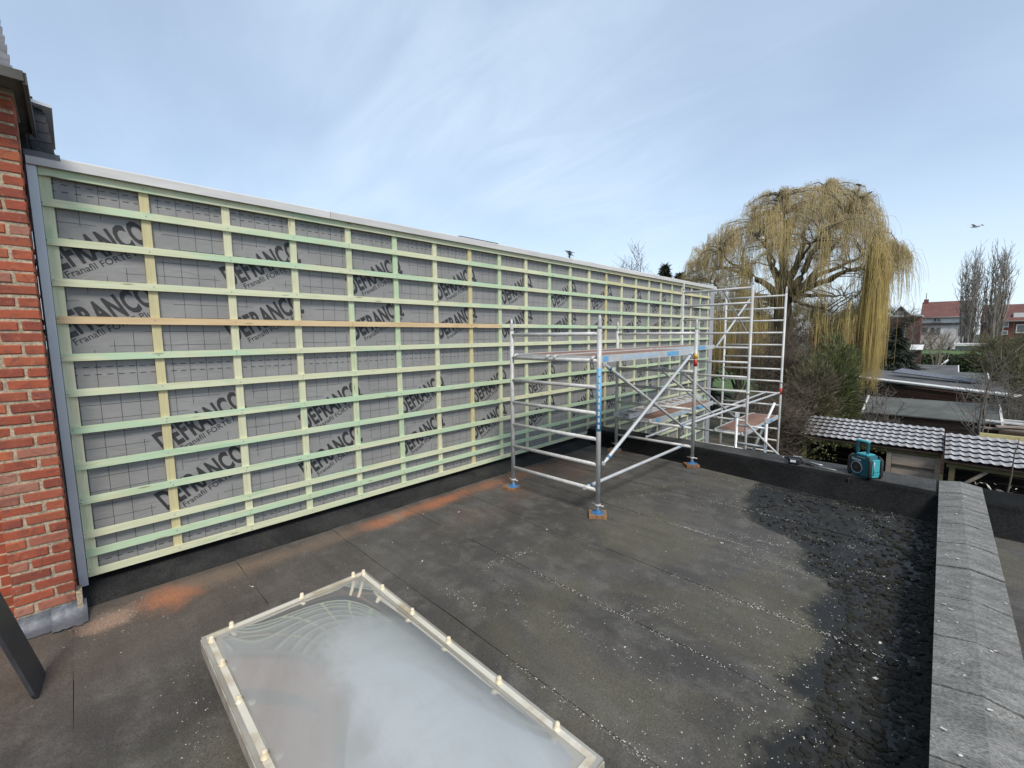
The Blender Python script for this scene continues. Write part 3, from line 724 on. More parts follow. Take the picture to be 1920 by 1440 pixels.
for (x, y) in (L1, R1, L2, R2):
    post(t1, x, y, .15, FZ+6*.28+.05); jack(t1, x, y, .135, .045)
for (a, b) in ((L1, R1), (L2, R2)):
    for k in range(7): rung(t1, (a[0]+.012, a[1], FZ+.28*k), (b[0]-.012, b[1], FZ+.28*k))
brace(t1, (R1[0]+.045, R1[1]+.03, FZ+.30), (R2[0]-.02, R2[1]-.05, FZ+1.41))
brace(t1, (R1[0]+.05, R1[1]+.03, FZ+1.36), (1.88, R2[1]-.045, FZ+.29), .019, m_alu)
brace(t1, (1.86, R1[1]-.045, FZ+.005), (1.88, R2[1]-.045, FZ+.01))
platform(t1, .775, 1.365, 3.90, 6.385, FZ+1.42); platform(t1, 1.385, 1.975, 3.92, 6.40, FZ+1.42)
lab = B().tube((R1[0], R1[1], .95), (R1[0], R1[1], 1.62), PR+.0012, n=14).build('label', m_bluelab, t1)
B().tube((R2[0], R2[1], 1.50), (R2[0], R2[1], 1.60), PR+.0016, n=14).build('label', m_redlab, t1)
B().tube((R2[0], R2[1], 1.61), (R2[0], R2[1], 1.68), PR+.0016, n=14).build('label', m_yellab, t1)
for k in range(9):
    B().bb(R1[0]-.006+.012, R1[0]+.012+.012, R1[1]-PR-.004, R1[1]-PR+.006, .98+.07*k, 1.02+.07*k).build('printed_mark', m_whitelab, lab)
m_pad = M('scrap_wood', (.26, .145, .070), (.17, .085, .042), 9, .8, stretch=(1, 4, 1), rand=.15, bump=.4)
pads = [((L1[0]-.03, L1[1]-.01), .25, 'chipped orange wood pad under the scaffold foot beside the brick dust'), ((R1[0], R1[1]), .62, 'square brown wood pad under the scaffold foot in the open roof'),
        ((L2[0]-.02, L2[1]-.02), .15, 'dark wood pad under the scaffold foot in the wall corner'), ((R2[0]+.0, R2[1]-.02), .75, 'wood pad under the scaffold foot against the black parapet')]
for (c, a, lb) in pads:
    b = B(); b.box((c[0], c[1], .0255), (.19, .17, .044), rz=a, bev=.004); b.build('wooden_pad', m_pad, None, lb, 'wood pad', 'wood pads under the scaffold feet')
# second tower beyond the parapet, standing in the garden
A2, B2, C2, D2 = (.66, 9.045), (1.965, 9.045), (1.945, 11.53), (.675, 11.50)
TZ = 2.815
t2 = thing('scaffold_tower', (1.3, 10.3, -3.0), 'tall aluminium scaffold tower rising from the garden behind the parapet', 'scaffold', 'aluminium scaffold towers')
for (x, y) in (A2, B2, C2, D2):
    post(t2, x, y, -2.86, TZ+.05); jack(t2, x, y, -2.87, -2.985)
    for zz in (TZ-1.98, TZ-3.94): B().tube((x, y, zz-.03), (x, y, zz+.03), PR+.003, n=12).build('joint_sleeve', m_alu, t2)
for (a, b) in ((A2, B2), (D2, C2)):
    for k in range(21): rung(t2, (a[0]+.012, a[1], TZ-.28*k), (b[0]-.012, b[1], TZ-.28*k))
brace(t2, (1.43, 9.085, TZ-.03), (1.23, 11.46, TZ-.90), .017, m_alu, False)
brace(t2, (1.35, 9.085, TZ-1.09), (1.21, 11.46, TZ-.05), .0205, m_alu2, False)
brace(t2, (.74, 9.085, -2.2), (.74, 11.46, -.9)); brace(t2, (1.9, 9.085, -2.2), (1.9, 11.46, -1.1))
platform(t2, 1.36, 1.94, 9.045, 11.52, TZ-.28*10+.015)
B().tube((C2[0], C2[1], .55), (C2[0], C2[1], .70), PR+.002, n=12).build('label', m_redlab, t2)
# bridging decks and tubes between the towers
pb1 = thing('scaffold_platform', (1.05, 7.7, 1.7), 'upper deck platform bridging the two scaffold towers', 'platform', 'bridging platforms')
platform(pb1, .76, 1.345, 6.42, 9.02, FZ+1.42)
pb2 = thing('scaffold_platform', (1.05, 7.7, .58), 'lower deck platform carrying a ladder between the scaffold towers', 'platform', 'bridging platforms')
platform(pb2, .78, 1.365, 6.41, 9.02, FZ+.30)
def loose(a, b, lb, r=.0205, mat=None):
    t = thing('scaffold_tube', tuple((Vector(a)+Vector(b))/2), lb, 'tube', 'loose braces between the towers')
    brace(t, a, b, r, mat or m_alu2, False); return t
loose((1.83, 6.465, .585), (1.92, 11.49, .59), 'long level aluminium brace tube reaching the red-labelled tower post')
loose((1.26, 6.44, .33), (1.66, 11.49, .59), 'thin aluminium brace tube rising from the lowest rung over the parapet')
loose((1.44, 6.455, 1.44), (1.44, 9.0, .31), 'sloping aluminium brace under the upper deck, wall side of its twin', .019, m_alu)
loose((1.82, 6.455, 1.38), (1.78, 9.0, .34), 'sloping aluminium brace ending at the narrow frame top', .019, m_alu)
lad = thing('ladder', (.9, 7.6, .63), 'aluminium ladder lying flat on the lower bridging deck', 'ladder')
for x in (.80, 1.07): B().bb(x-.012, x+.012, 6.20, 9.15, FZ+.338, FZ+.408).build('stile', m_alu2, lad)
for k in range(10): B().tube((.80, 6.35+.28*k, FZ+.385), (1.07, 6.35+.28*k, FZ+.385), .014, n=8).build('rung', m_alu, lad)
dots = B()
for k in range(10): dots.tube((1.0822, 6.35+.28*k, FZ+.373), (1.0835, 6.35+.28*k, FZ+.373), .011, n=8)
dots.build('rivets', m_dgrey, lad, kind='stuff')
# narrow frame standing just behind the parapet
fr = thing('narrow_frame', (2.57, 7.2, -3), 'narrow aluminium end frame with splayed struts just behind the parapet', 'frame')
for x, zt in ((2.36, .70), (2.77, .66)):
    B().tube((x, 7.2, -2.99), (x, 7.2, zt), .021, n=12).build('post', m_alu2, fr); B().box((x, 7.2, zt+.02), (.06, .05, .07), rz=.4).build('hook', m_alu, fr)
for k in range(13): B().tube((2.36, 7.2, .56-.28*k), (2.77, 7.2, .56-.28*k), .017, n=10).build('rung', m_alu2, fr)
B().tube((2.85, 7.24, .95), (2.42, 7.24, -.35), .019, n=10).build('strut', m_alu2, fr)
B().tube((2.50, 7.16, .62), (3.15, 7.16, .02), .017, n=10).build('strut', m_alu, fr)
B().tube((2.72, 7.24, .56), (2.72, 7.24, .60), .024, n=10).build('clamp', m_blue, fr)

# ================================================================== radio and tool on the parapet
m_teal = M('shaded_teal_plastic', (.006, .095, .120), (.005, .078, .10), 12, .38, rand=0, bump=.03)  # body teal darkened: the front's shading is put into the colour
m_teal2 = M('light_teal_plastic', (.05, .36, .40), (.04, .30, .34), 12, .4, rand=0, bump=.03)
m_blk = M('black_rubber', (.012, .012, .013), (.02, .02, .021), 12, .55, rand=0, bump=.05)
m_sil = M('silver_ring', (.45, .46, .47), rough=.35, metal=.6, rand=0, bump=0)
def xf(parent_loc, rz):
    Mx = Matrix.Translation(parent_loc) @ Matrix.Rotation(rz, 4, 'Z')
    def go(b):
        b.v = [tuple(Mx @ Vector(p)) for p in b.v]; return b
    return go
RL = Vector((3.985, 6.60, .255)); go = xf(RL, -R(36))
ra = thing('jobsite_radio', RL, 'teal jobsite radio with upright handle and round black speaker on the parapet', 'radio')
W_, D_, H_ = .245, .145, .262
body = B().prism([(-W_/2+.02, .015), (W_/2-.02, .015), (W_/2, .05), (W_/2, H_-.06), (W_/2-.045, H_), (-W_/2+.045, H_), (-W_/2, H_-.06), (-W_/2, .05)], 1, -D_/2, D_/2)
body = go(body).build('body', m_teal, ra)
go(B().box((W_/2+.004, 0, .155), (.012, D_*.72, .15), bev=.006)).build('side_panel', m_teal2, ra)
go(B().prism([(-.045, .02), (.045, .02), (.058, .075), (-.058, .075)], 0, W_/2-.002, W_/2+.009)).build('battery_door', m_teal2, ra)
go(B().box((0, 0, H_+.006), (W_-.11, D_*.8, .016), bev=.006)).build('top_panel', m_teal2, ra)
for sx in (-1, 1):
    for sy in (-1, 1):
        go(B().path([(sx*(W_/2-.005), sy*(D_/2-.005), .0), (sx*(W_/2+.006), sy*(D_/2+.006), .04), (sx*(W_/2+.006), sy*(D_/2+.006), H_-.05), (sx*(W_/2-.03), sy*(D_/2), H_-.005)], [.016, .019, .017, .012], 8)).build('corner_bumper', m_blk, ra)
for x in (-.11, .02):
    go(B().box((x, 0, H_+.075), (.026, .03, .15), bev=.006)).build('handle_post', m_teal, ra)
go(B().box((-.045, 0, H_+.152), (.158, .034, .026), bev=.008)).build('handle_grip', m_teal2, ra)
spk = go(B().tube((-.035, -D_/2-.012, .105), (-.035, -D_/2+.01, .105), .062, n=8)).build('speaker', m_blk, ra)
rg = B()
for k in range(16):
    a0, a1 = 2*math.pi*k/16, 2*math.pi*(k+1)/16
    rg.tube((-.035+.068*math.cos(a0), -D_/2-.006, .105+.068*math.sin(a0)), (-.035+.068*math.cos(a1), -D_/2-.006, .105+.068*math.sin(a1)), .006, n=6)
go(rg).build('speaker_ring', m_sil, spk)
go(B().tube((-.035, -D_/2-.016, .105), (-.035, -D_/2-.008, .105), .02, n=12)).build('speaker_cone', M('cone', (.05, .04, .038), rand=0), spk)
for x in (-W_/2-.03, W_/2+.03):
    go(B().path([(x*.86, -D_/2+.03, H_-.05), (x, -D_/2+.02, H_-.055), (x, -D_/2+.02, .06), (x*.86, -D_/2+.03, .05)], .006, 8)).build('side_guard', m_sil, ra)
go(B().box((.01, -D_/2-.002, .235), (.10, .006, .012))).build('display', m_sil, ra)
mk, Pk = text_mesh('Makita', .115, .030, .01, 'brand_lettering')
Pk = np.stack([Pk[:, 1]-.105, np.full(len(Pk), -D_/2-.0035), Pk[:, 2]+.185], 1)
Pk = np.array([Matrix.Rotation(-R(36), 3, 'Z') @ Vector(p) for p in Pk]); set_text(mk, Pk, m_whitelab); inst('brand_lettering', mk, ra, RL)

DL = Vector((3.26, 6.70, .262)); god = xf(DL, R(8))
dr = thing('cordless_tool', DL, 'black cordless drill lying on its side on the parapet', 'drill')
god(B().path([(-.13, .02, .035), (-.10, .02, .035), (-.09, .02, .035), (-.02, .02, .035), (.04, .02, .035), (.06, .02, .035)], [.012, .016, .028, .033, .034, .02], 12)).build('motor_housing', m_blk, dr)
god(B().path([(.0, .02, .032), (.005, -.04, .03), (.0, -.09, .03)], [.024, .022, .025], 10)).build('handle', m_blk, dr)
bt_ = god(B().box((-.01, -.115, .036), (.13, .055, .072), bev=.01)).build('battery', m_blk, dr)
god(B().box((-.02, -.1435, .04), (.06, .002, .03))).build('battery_label', m_whitelab, bt_)
god(B().tube((-.13, .02, .035), (-.165, .02, .035), .010, .006, 8)).build('chuck', m_sil, dr)
god(B().box((.02, .0, .072), (.10, .05, .008))).build('grey_trim', m_sil, dr)
god(B().box((.085, -.03, .03), (.04, .06, .05), bev=.01)).build('belt_clip', m_dgrey, dr)
SL = Vector((3.50, 6.62, .262)); gos = xf(SL, -R(8))
sc_ = thing('screwdriver', SL, 'thin steel screwdriver with black handle beside the drill', 'screwdriver')
gos(B().tube((-.02, 0, .012), (.22, -.01, .008), .0045, n=8)).build('shaft', m_sil, sc_); gos(B().path([(-.12, 0, .014), (-.06, 0, .014), (-.02, 0, .013)], [.013, .014, .008], 10)).build('handle', m_blk, sc_)
SL2 = Vector((3.47, 6.73, .262)); gos = xf(SL2, -R(24))
pl = thing('pliers', SL2, 'small steel pliers lying open beside the screwdriver', 'pliers')
gos(B().path([(-.07, .02, .01), (0, 0, .01), (.09, -.014, .01)], [.009, .008, .005], 8)).build('arm', m_sil, pl)
gos(B().path([(-.07, -.02, .012), (0, 0, .012), (.09, .016, .01)], [.009, .008, .005], 8)).build('arm', m_sil, pl)

# ================================================================== loose matter on the roof
rs = np.random.RandomState(5)
def flakes(name, pts, size, mat, zoff=.0105, tilt=.25, **k):
    n = len(pts); a = rs.uniform(0, 2*np.pi, n); s1 = size*np.minimum(rs.lognormal(0, .45, n), 1.9); s2 = s1*rs.uniform(.3, .8, n)
    ca, sa = np.cos(a), np.sin(a); V = np.zeros((n, 4, 3))
    for i, (p, q) in enumerate(((-1, -1), (1, -.7), (.8, 1), (-.9, .8))):
        V[:, i, 0] = pts[:, 0]+s1*p*ca-s2*q*sa; V[:, i, 1] = pts[:, 1]+s1*p*sa+s2*q*ca
        V[:, i, 2] = pts[:, 2]+zoff+rs.uniform(0, tilt, n)*s1*rs.uniform(0, 1, n)
    return np_mesh(name, V.reshape(-1, 3), np.arange(n*4).reshape(n, 4), mat, **k)
wet_pts = [(2.08, 4.05), (2.62, 4.13), (3.26, 4.11), (3.95, 4.04), (4.23, 3.81), (4.68, 3.70), (5.04, 3.19), (5.68, 2.99), (6.31, 2.9)]
def xb(y): return np.interp(y, [p[0] for p in wet_pts], [p[1] for p in wet_pts])
P = []
for k in range(24):                                    # drifts of pale chips along old puddle rims
    y0 = rs.uniform(1.3, 6.2); x0 = rs.uniform(1.9, 4.3) if k > 8 else rs.uniform(3.1, 4.3)
    n = rs.randint(40, 140); ang = rs.uniform(-.25, .25)+(0 if rs.rand() < .7 else 1.2); L_ = rs.uniform(.25, .9); t = rs.uniform(-.5, .5, n)
    P.append(np.stack([x0+t*L_*np.cos(ang)+rs.normal(0, .03, n), y0+t*L_*np.sin(ang)+rs.normal(0, .025, n), np.zeros(n)], 1))
n = 1900; yy = rs.uniform(1.0, 6.35, n); xx = xb(yy)+rs.normal(0, .45, n); P.append(np.stack([xx, yy, np.zeros(n)], 1))
n = 500; P.append(np.stack([rs.uniform(4.0, 4.6, n), rs.uniform(1.2, 6.3, n), np.zeros(n)], 1))
n = 420; P.append(np.stack([rs.uniform(.2, 4.5, n), rs.uniform(-.3, 6.3, n), np.zeros(n)], 1))
n = 160; P.append(np.stack([rs.normal(.55, .12, n), rs.normal(.12, .12, n), np.zeros(n)], 1))
n = 120; P.append(np.stack([rs.uniform(1.4, 3.0, n), rs.normal(.36, .05, n), np.zeros(n)], 1))
for sy in seams[3:-1]:                                 # chips caught along the seams
    for q in range(3):
        n = rs.randint(50, 150); x0 = rs.uniform(2.4, 4.2); P.append(np.stack([x0+rs.normal(0, .35, n), sy-.03+rs.normal(0, .012, n), np.zeros(n)], 1))
P = np.concatenate(P)
sk = (P[:, 0] > SX0-.02) & (P[:, 0] < SX1+.02) & (P[:, 1] > SY0-.02) & (P[:, 1] < SY1+.02)
ok = (~sk) & (P[:, 0] < 4.62) & (P[:, 0] > .18) & (P[:, 1] < 6.33); P = P[ok]
m_flake = M('pale_chips', (.62, .60, .54), (.40, .38, .33), 20, .8, rand=0, bump=0)
flakes('pale_chips', P, .0027, m_flake, label='pale flakes and seed husks scattered over the flat roof', cat='debris', kind='stuff')
n = 34; Pb = np.stack([rs.uniform(.5, 4.5, n), rs.uniform(.3, 6.2, n), np.zeros(n)], 1); n2 = 26
Pb2 = np.stack([rs.uniform(4.2, 4.6, n2), rs.uniform(1.5, 5.5, n2), np.zeros(n2)], 1); Pb = np.concatenate([Pb, Pb2])
Pb = Pb[~((Pb[:, 0] > SX0-.05) & (Pb[:, 0] < SX1+.05) & (Pb[:, 1] > SY0-.05) & (Pb[:, 1] < SY1+.05))]
flakes('plaster_crumbs', Pb, .008, m_flake, label='larger white crumbs lying about the flat roof', cat='debris', kind='stuff')
Pc = np.stack([rs.uniform(4.63, 4.95, 90), rs.uniform(1.2, 6.8, 90), np.full(90, .30)], 1)
Pc[:, 2] = .262+.030*(1-np.abs(2*(Pc[:, 0]-4.622)/.335-1))+.006
flakes('coping_flecks', Pc, .006, m_flake, .004, label='white flecks on the grey coping pieces', cat='debris', kind='stuff')
# moss cushions in the wet margin
def moss(n):
    V0 = []; F0 = []
    import bmesh
    bm = bmesh.new(); bmesh.ops.create_icosphere(bm, subdivisions=2, radius=1); bm.verts.ensure_lookup_table()
    v0 = np.array([v.co[:] for v in bm.verts]); f0 = np.array([[v.index for v in f.verts] for f in bm.faces]); bm.free()
    parts = []
    while len(parts) < n:
        y = rs.uniform(1.0, 6.25); e = rs.rand()**1.9; x = 4.63-e*max(.3, 4.63-xb(y)-.08)*(1.0)
        if y > 4.6 and rs.rand() < .35: continue
        s_ = .005+.026*rs.rand()**3.2*(1.15-.5*e)
        j = 1+.45*rs.normal(0, .6, len(v0)).clip(-1, 1)
        v = v0*j[:, None]*np.array([s_*rs.uniform(.8, 1.5), s_*rs.uniform(.7, 1.2), s_*rs.uniform(.35, .6)])
        a = rs.uniform(0, 6.28); c_, q = np.cos(a), np.sin(a)
        v = np.stack([v[:, 0]*c_-v[:, 1]*q+x, v[:, 0]*q+v[:, 1]*c_+y, v[:, 2]+.010], 1); v[:, 2] = np.maximum(v[:, 2], .002); parts.append((v, f0))
    return vstackF(parts)
m_moss = M('moss', (.007, .007, .006), (.016, .015, .009), 25, .95, rand=0, bump=.8, bdist=.004, fine=.4, finescale=200)
V, F = moss(3600); np_mesh('moss_cushions', V, F, m_moss, label='dark moss cushions crowded in the wet roof gutter margin', cat='moss', kind='stuff')

# ================================================================== garden sheds
m_wood = M('weathered_board', (.33, .27, .225), (.23, .19, .155), 6, .85, stretch=(.6, 1, 5), rand=.14, bump=.4)
m_wood2 = M('dark_board', (.085, .052, .036), (.055, .036, .027), 5, .85, stretch=(.6, 1, 5), rand=.18, bump=.4)
m_redwood = M('red_brown_board', (.13, .062, .042), (.085, .045, .034), 5, .85, stretch=(.5, 1, 5), rand=.18, bump=.4)
m_beam = M('mossy_beam', (.135, .112, .062), (.09, .10, .036), 6, .9, stretch=(1, 1, 1), rand=.1, bump=.4)
m_felt = M('roof_felt', (.105, .106, .104), (.070, .070, .070), 1.6, .85, rand=.08, bump=.3, fine=.2, finescale=30)
m_feltg = M('green_felt', (.105, .112, .105), (.072, .078, .073), 1.2, .85, rand=.05, bump=.3, fine=.2, finescale=30)
m_white = M('white_trim', (.74, .73, .70), (.60, .59, .56), 8, .6, rand=.05, bump=.1)
def pantile_mat():
    s = NT('glazed_pantile'); v = s.coord('Pos'); sp = s.N.new('ShaderNodeSeparateXYZ'); s.L.new(v, sp.inputs[0])
    n = s.noise(v, 3, 5, .6); f = s.noise(v, 18, 4, .6)
    c = s.mix(s.rmp(n, .35, .65), (.37, .37, .385), (.29, .29, .30))
    old = s.mul(s.rmp(s.add(sp.outputs[0], s.mul(s.sub(n, .5), .9)), 2.9, 2.0), s.rmp(f, .3, .6, .5, 1)); c = s.mix(s.mul(old, .85), c, (.105, .10, .088))
    s.set(Base_Color=c, Roughness=.42); s.b.inputs['Specular IOR Level'].default_value = .5; return s.m
m_pan = pantile_mat()
def tile_mesh(w, L_, name='tile'):
    n = 8; b = B(); V = []; F = []
    for k in range(n+1):
        t = k/n; h = .026*(.5-.5*math.cos(2*math.pi*t**1.5))**1.2
        x = w*t
        V += [(x, 0, h+.048), (x, L_, h+.001), (x, 0, h+.040), (x, L_+.0, h-.006)]
    for k in range(n):
        p = 4*k; F += [(p, p+4, p+5, p+1), (p, p+2, p+6, p+4), (p+2, p+3, p+7, p+6)]
    b.addmesh(V, F, True); b.sm = [i % 3 != 1 for i in range(len(F))]; me = b.mesh(name); setmat(me, m_pan); return me
def pantile_roof(parent, x0, ncol, w, ye, ze, yr, zr, nrow):
    L_ = math.hypot(yr-ye, zr-ze); a = math.atan2(zr-ze, yr-ye); st_ = L_/nrow
    rf = B().slab((x0, ye+.03, ze-.03), (x0+ncol*w, ye+.03, ze-.03), (x0+ncol*w, yr, zr-.03), (x0, yr, zr-.03), .03).build('roof', m_wood2, parent)
    tm = tile_mesh(w*1.004, st_*1.06)
    for r_ in range(nrow):
        for c_ in range(ncol):
            d = r_*st_
            inst('tile', tm, rf, (x0+c_*w, ye+d*math.cos(a), ze+d*math.sin(a)+rnd.uniform(-.002, .002)), (a-.0, 0, 0))
    # back slope
    B().slab((x0, yr, zr-.01), (x0+ncol*w, yr, zr-.01), (x0+ncol*w, yr+1.2, zr-.5), (x0, yr+1.2, zr-.5), .03).build('back_slope', m_felt, rf)
    return rf
GZ = -3.02
m_dark = M('shaded_board', (.022, .016, .013), (.012, .010, .009), 5, .9, rand=.2, bump=.3)  # back planks coloured near black to paint the shade inside the open sheds
sh = thing('pergola_shed', (3.2, 15.5, GZ), 'open timber garden pergola with a pale grey pantile roof and plank panel', 'shed')
pantile_roof(sh, 1.74, 19, .1575, 14.82, -1.0, 16.35, -.65, 6)
B().bb(1.78, 4.70, 14.93, 15.03, -1.17, -1.045).build('beam', m_beam, sh); B().bb(1.78, 4.70, 16.1, 16.2, -1.0, -.90).build('beam', m_beam, sh)
for x in (1.86, 3.74, 4.66): B().bb(x-.05, x+.05, 14.935, 15.025, GZ, -1.17).build('post', m_beam if x < 2 else m_wood, sh)
B().tube((1.90, 14.98, -1.65), (2.35, 14.98, -1.17), .04, n=6).build('knee_brace', m_beam, sh)
for k in range(5):
    B().bb(3.795, 4.61, 14.955+.004*(k % 2), 14.99, -1.185-.36*(k+1)+.008, -1.185-.36*k).build('plank', m_wood, sh)
B().bb(3.69, 3.79, 14.92, 14.955, GZ, -1.18).build('frame_board', m_wood, sh); B().bb(4.61, 4.71, 14.92, 14.955, GZ, -1.18).build('frame_board', m_wood, sh); B().bb(3.79, 4.61, 14.925, 14.952, -1.50, -1.47).build('frame_board', m_wood2, sh)
for k in range(10): B().bb(1.8, 4.7, 16.9, 16.93, GZ+.2*k, GZ+.2*k+.19).build('back_plank', m_dark, sh)
for k in range(2): B().bb((1.75, 4.66)[k], (1.78, 4.69)[k], 15.1, 16.9, GZ, -1.1).build('side_wall', m_wood2, sh)
sh2 = thing('carport_shed', (6, 14.9, GZ), 'lower open lean-to with pale pantiles continuing from the pergola', 'shed')
pantile_roof(sh2, 4.755, 20, .1575, 14.2, -1.03, 15.75, -.66, 6)
B().bb(4.80, 7.85, 14.32, 14.42, -1.21, -1.08).build('beam', m_beam, sh2)
for x in (4.9, 7.8): B().bb(x-.05, x+.05, 14.33, 14.41, GZ, -1.21).build('post', m_beam, sh2)
B().tube((4.95, 14.37, -1.75), (5.45, 14.37, -1.21), .04, n=6).build('knee_brace', m_wood, sh2)
for k in range(10): B().bb(4.8, 7.9, 16.9, 16.93, GZ+.2*k, GZ+.2*k+.19).build('back_plank', m_dark, sh2)
B().bb(5.35, 8.0, 15.78, 15.86, -.66, -.56).build('yellow_ridge_board', M('yellow_board', (.50, .43, .20), (.42, .36, .16), rand=0), sh2)
# ivy on the pergola beam
def leaves(n, cen, ext, size, seed, up=.3):
    r = np.random.RandomState(seed); c = np.asarray(cen)+r.uniform(-1, 1, (n, 3))*np.asarray(ext)
    return leaf_quads(c, size, r, up)
def leaf_quads(c, size, r, up=.3, aspect=.55, dirs=None):
    n = len(c); d = r.normal(0, 1, (n, 3)) if dirs is None else dirs+r.normal(0, .35, (n, 3)); d[:, 2] += up if dirs is None else 0
    d /= np.linalg.norm(d, axis=1, keepdims=True); e = np.cross(d, r.normal(0, 1, (n, 3))); e /= np.linalg.norm(e, axis=1, keepdims=True)
    s1 = size*r.lognormal(0, .3, n)[:, None]; s2 = s1*aspect
    V = np.stack([c-d*s1, c+e*s2*.5, c+d*s1, c-e*s2*.5], 1).reshape(-1, 3); return V, np.arange(n*4).reshape(n, 4)
m_ivy = M('ivy_leaf', (.10, .115, .030), (.20, .21, .085), 12, .6, rand=0, bump=0)
iv = thing('ivy', (2.6, 14.9, -1.2), 'trailing ivy with pale leaves along the pergola beam', 'ivy')
V, F = leaves(420, (2.75, 14.9, -1.12), (.95, .05, .09), .035, 3); V2, F2 = leaves(90, (2.35, 14.9, -1.4), (.28, .05, .25), .035, 4)
V, F = vstackF([(V, F), (V2, F2)]); np_mesh('foliage', V, F, m_ivy, iv)
B().path([(1.8, 14.92, -1.1), (2.3, 14.9, -1.16), (2.9, 14.92, -1.1), (3.6, 14.91, -1.15)], .008, 5).build('stem', m_beam, iv)

def garden_shed(name, lb, x0, x1, ye, ze, yr, zr, mroof, mboard, verge=True, depth_back=1.6):
    t = thing(name, ((x0+x1)/2, (ye+yr)/2, GZ), lb, 'shed')
    yb = yr+(yr-ye)
    rf = B().slab((x0-.08, ye-.1, ze-.02), (x1+.08, ye-.1, ze-.02), (x1+.08, yr, zr), (x0-.08, yr, zr), .04).build('roof', mroof, t)
    B().slab((x0-.08, yr, zr), (x1+.08, yr, zr), (x1+.08, yb+.1, ze-.02), (x0-.08, yb+.1, ze-.02), .04).build('roof', mroof, t)
    n = max(2, int((yr-ye+.1)/.62))
    for k in range(1, n): # felt laps
        f = k/n; B().slab((x0-.08, ye-.1+(yr-ye+.1)*f, ze-.02+(zr-ze+.02)*f+.006), (x1+.08, ye-.1+(yr-ye+.1)*f, ze-.02+(zr-ze+.02)*f+.006), (x1+.08, ye-.06+(yr-ye+.1)*f, ze-.02+(zr-ze+.02)*f+.016), (x0-.08, ye-.06+(yr-ye+.1)*f, ze-.02+(zr-ze+.02)*f+.016), .006).build('felt_lap', mroof, rf)
    if verge:
        for x in (x0-.10, x1+.05):
            B().slab((x, ye-.12, ze+.0), (x+.06, ye-.12, ze+.0), (x+.06, yr, zr+.025), (x, yr, zr+.025), .09).build('verge_board', m_white, rf)
    nb = int((ze-.05-GZ)/.16); hb = (ze-.05-GZ)/nb
    for k in range(nb):
        B().bb(x0, x1, ye+.10+.006*(k % 2), ye+.13, GZ+hb*k, GZ+hb*(k+1)-.008).build('board', mboard, t)
    for x in (x0, x1-.03): B().bb(x, x+.03, ye+.135, yb-.1, GZ, ze-.05).build('side_wall', mboard, t)
    B().bb(x0, x1, yb-.13, yb-.1, GZ, ze-.05).build('back_wall', mboard, t)
    return t
garden_shed('garden_shed', 'brown board shed with green-grey felt roof behind the pergola tiles', 2.62, 6.0, 21.0, -1.0, 22.6, -.60, m_feltg, m_wood2)
xa, xb_ = at_y(1708, 690, 46)[0], at_y(1794, 690, 46)[0]
garden_shed('garden_shed', 'distant felt-roofed shed with white verges below the hedge', xa, xb_, 44, at_y(1750, 698, 44)[2], 46.5, at_y(1750, 684, 46.5)[2], m_felt, m_redwood)
xa, xb_ = at_y(1640, 690, 48)[0], at_y(1700, 690, 48)[0]
garden_shed('garden_shed', 'far shed with dull felt roof under the dark conifer', xa, xb_, 47, at_y(1670, 695, 47)[2], 49.5, at_y(1670, 684, 49.5)[2], m_felt, m_wood2, False)
xa, xb_ = at_y(1706, 705, 37)[0], at_y(1853, 705, 37)[0]
garden_shed('garden_shed', 'wide felt-roofed shed just behind the long flat carport roof', xa, xb_, 37, at_y(1780, 713, 37)[2], 39.2, at_y(1780, 697, 39.2)[2], m_feltg, m_redwood)
# long flat-roofed carport lying askew
cp = thing('carport', (3.7, 30, GZ), 'long flat-roofed garden store with white front edge and red-brown boards', 'shed')
a, b = at_z(1585, 705, -.5), at_z(1905, 744, -.5); c, d = at_z(1850, 702, -.45), at_z(1632, 690, -.45)
a, b, c, d = [Vector(p) for p in (a, b, c, d)]
d = a+(d-a).normalized()*6.5; c = b+(c-b).normalized()*6.5
B().slab(a, b, c, d, .10).build('roof', m_felt, cp)
e_ = (b-a).normalized(); nn = Vector((e_.y, -e_.x, 0))
B().slab(a+nn*.16+Vector((0, 0, .05)), b+nn*.16+Vector((0, 0, .05)), b-nn*.22+Vector((0, 0, .075)), a-nn*.22+Vector((0, 0, .075)), .07).build('edge_trim', m_white, cp)
for k in range(13):
    z0 = GZ+.18*k; q0, q1 = a+e_*.4-nn*.25, b-e_*.9-nn*.25
    B().addmesh([Vector((q.x, q.y, z)) + n_ for z in (z0, z0+.168) for q in (q0, q1) for n_ in (Vector((0, 0, 0)), nn*(.03+.006*(k % 2)))], [(0, 1, 5, 4), (2, 6, 7, 3), (0, 2, 3, 1), (4, 5, 7, 6), (1, 3, 7, 5), (0, 4, 6, 2)]).build('board', m_redwood if k % 3 else m_wood2, cp)
for q in (d, c): B().bb(q.x-.06, q.x+.06, q.y-.3, q.y-.18, GZ, -.6).build('post', m_wood2, cp)
for q, w_ in ((a+e_*2.5+(d-a)*.42, .9), ):
    q = Vector(q)
    B().slab(q+Vector((0, .2, .26)), q+Vector((3.0, -2.6, .12)), q+Vector((3.3, -2.0, .16)), q+Vector((.4, .9, .42)), .05).build('loose_panel', M('bluegrey_panel', (.16, .17, .20), rand=0), cp)
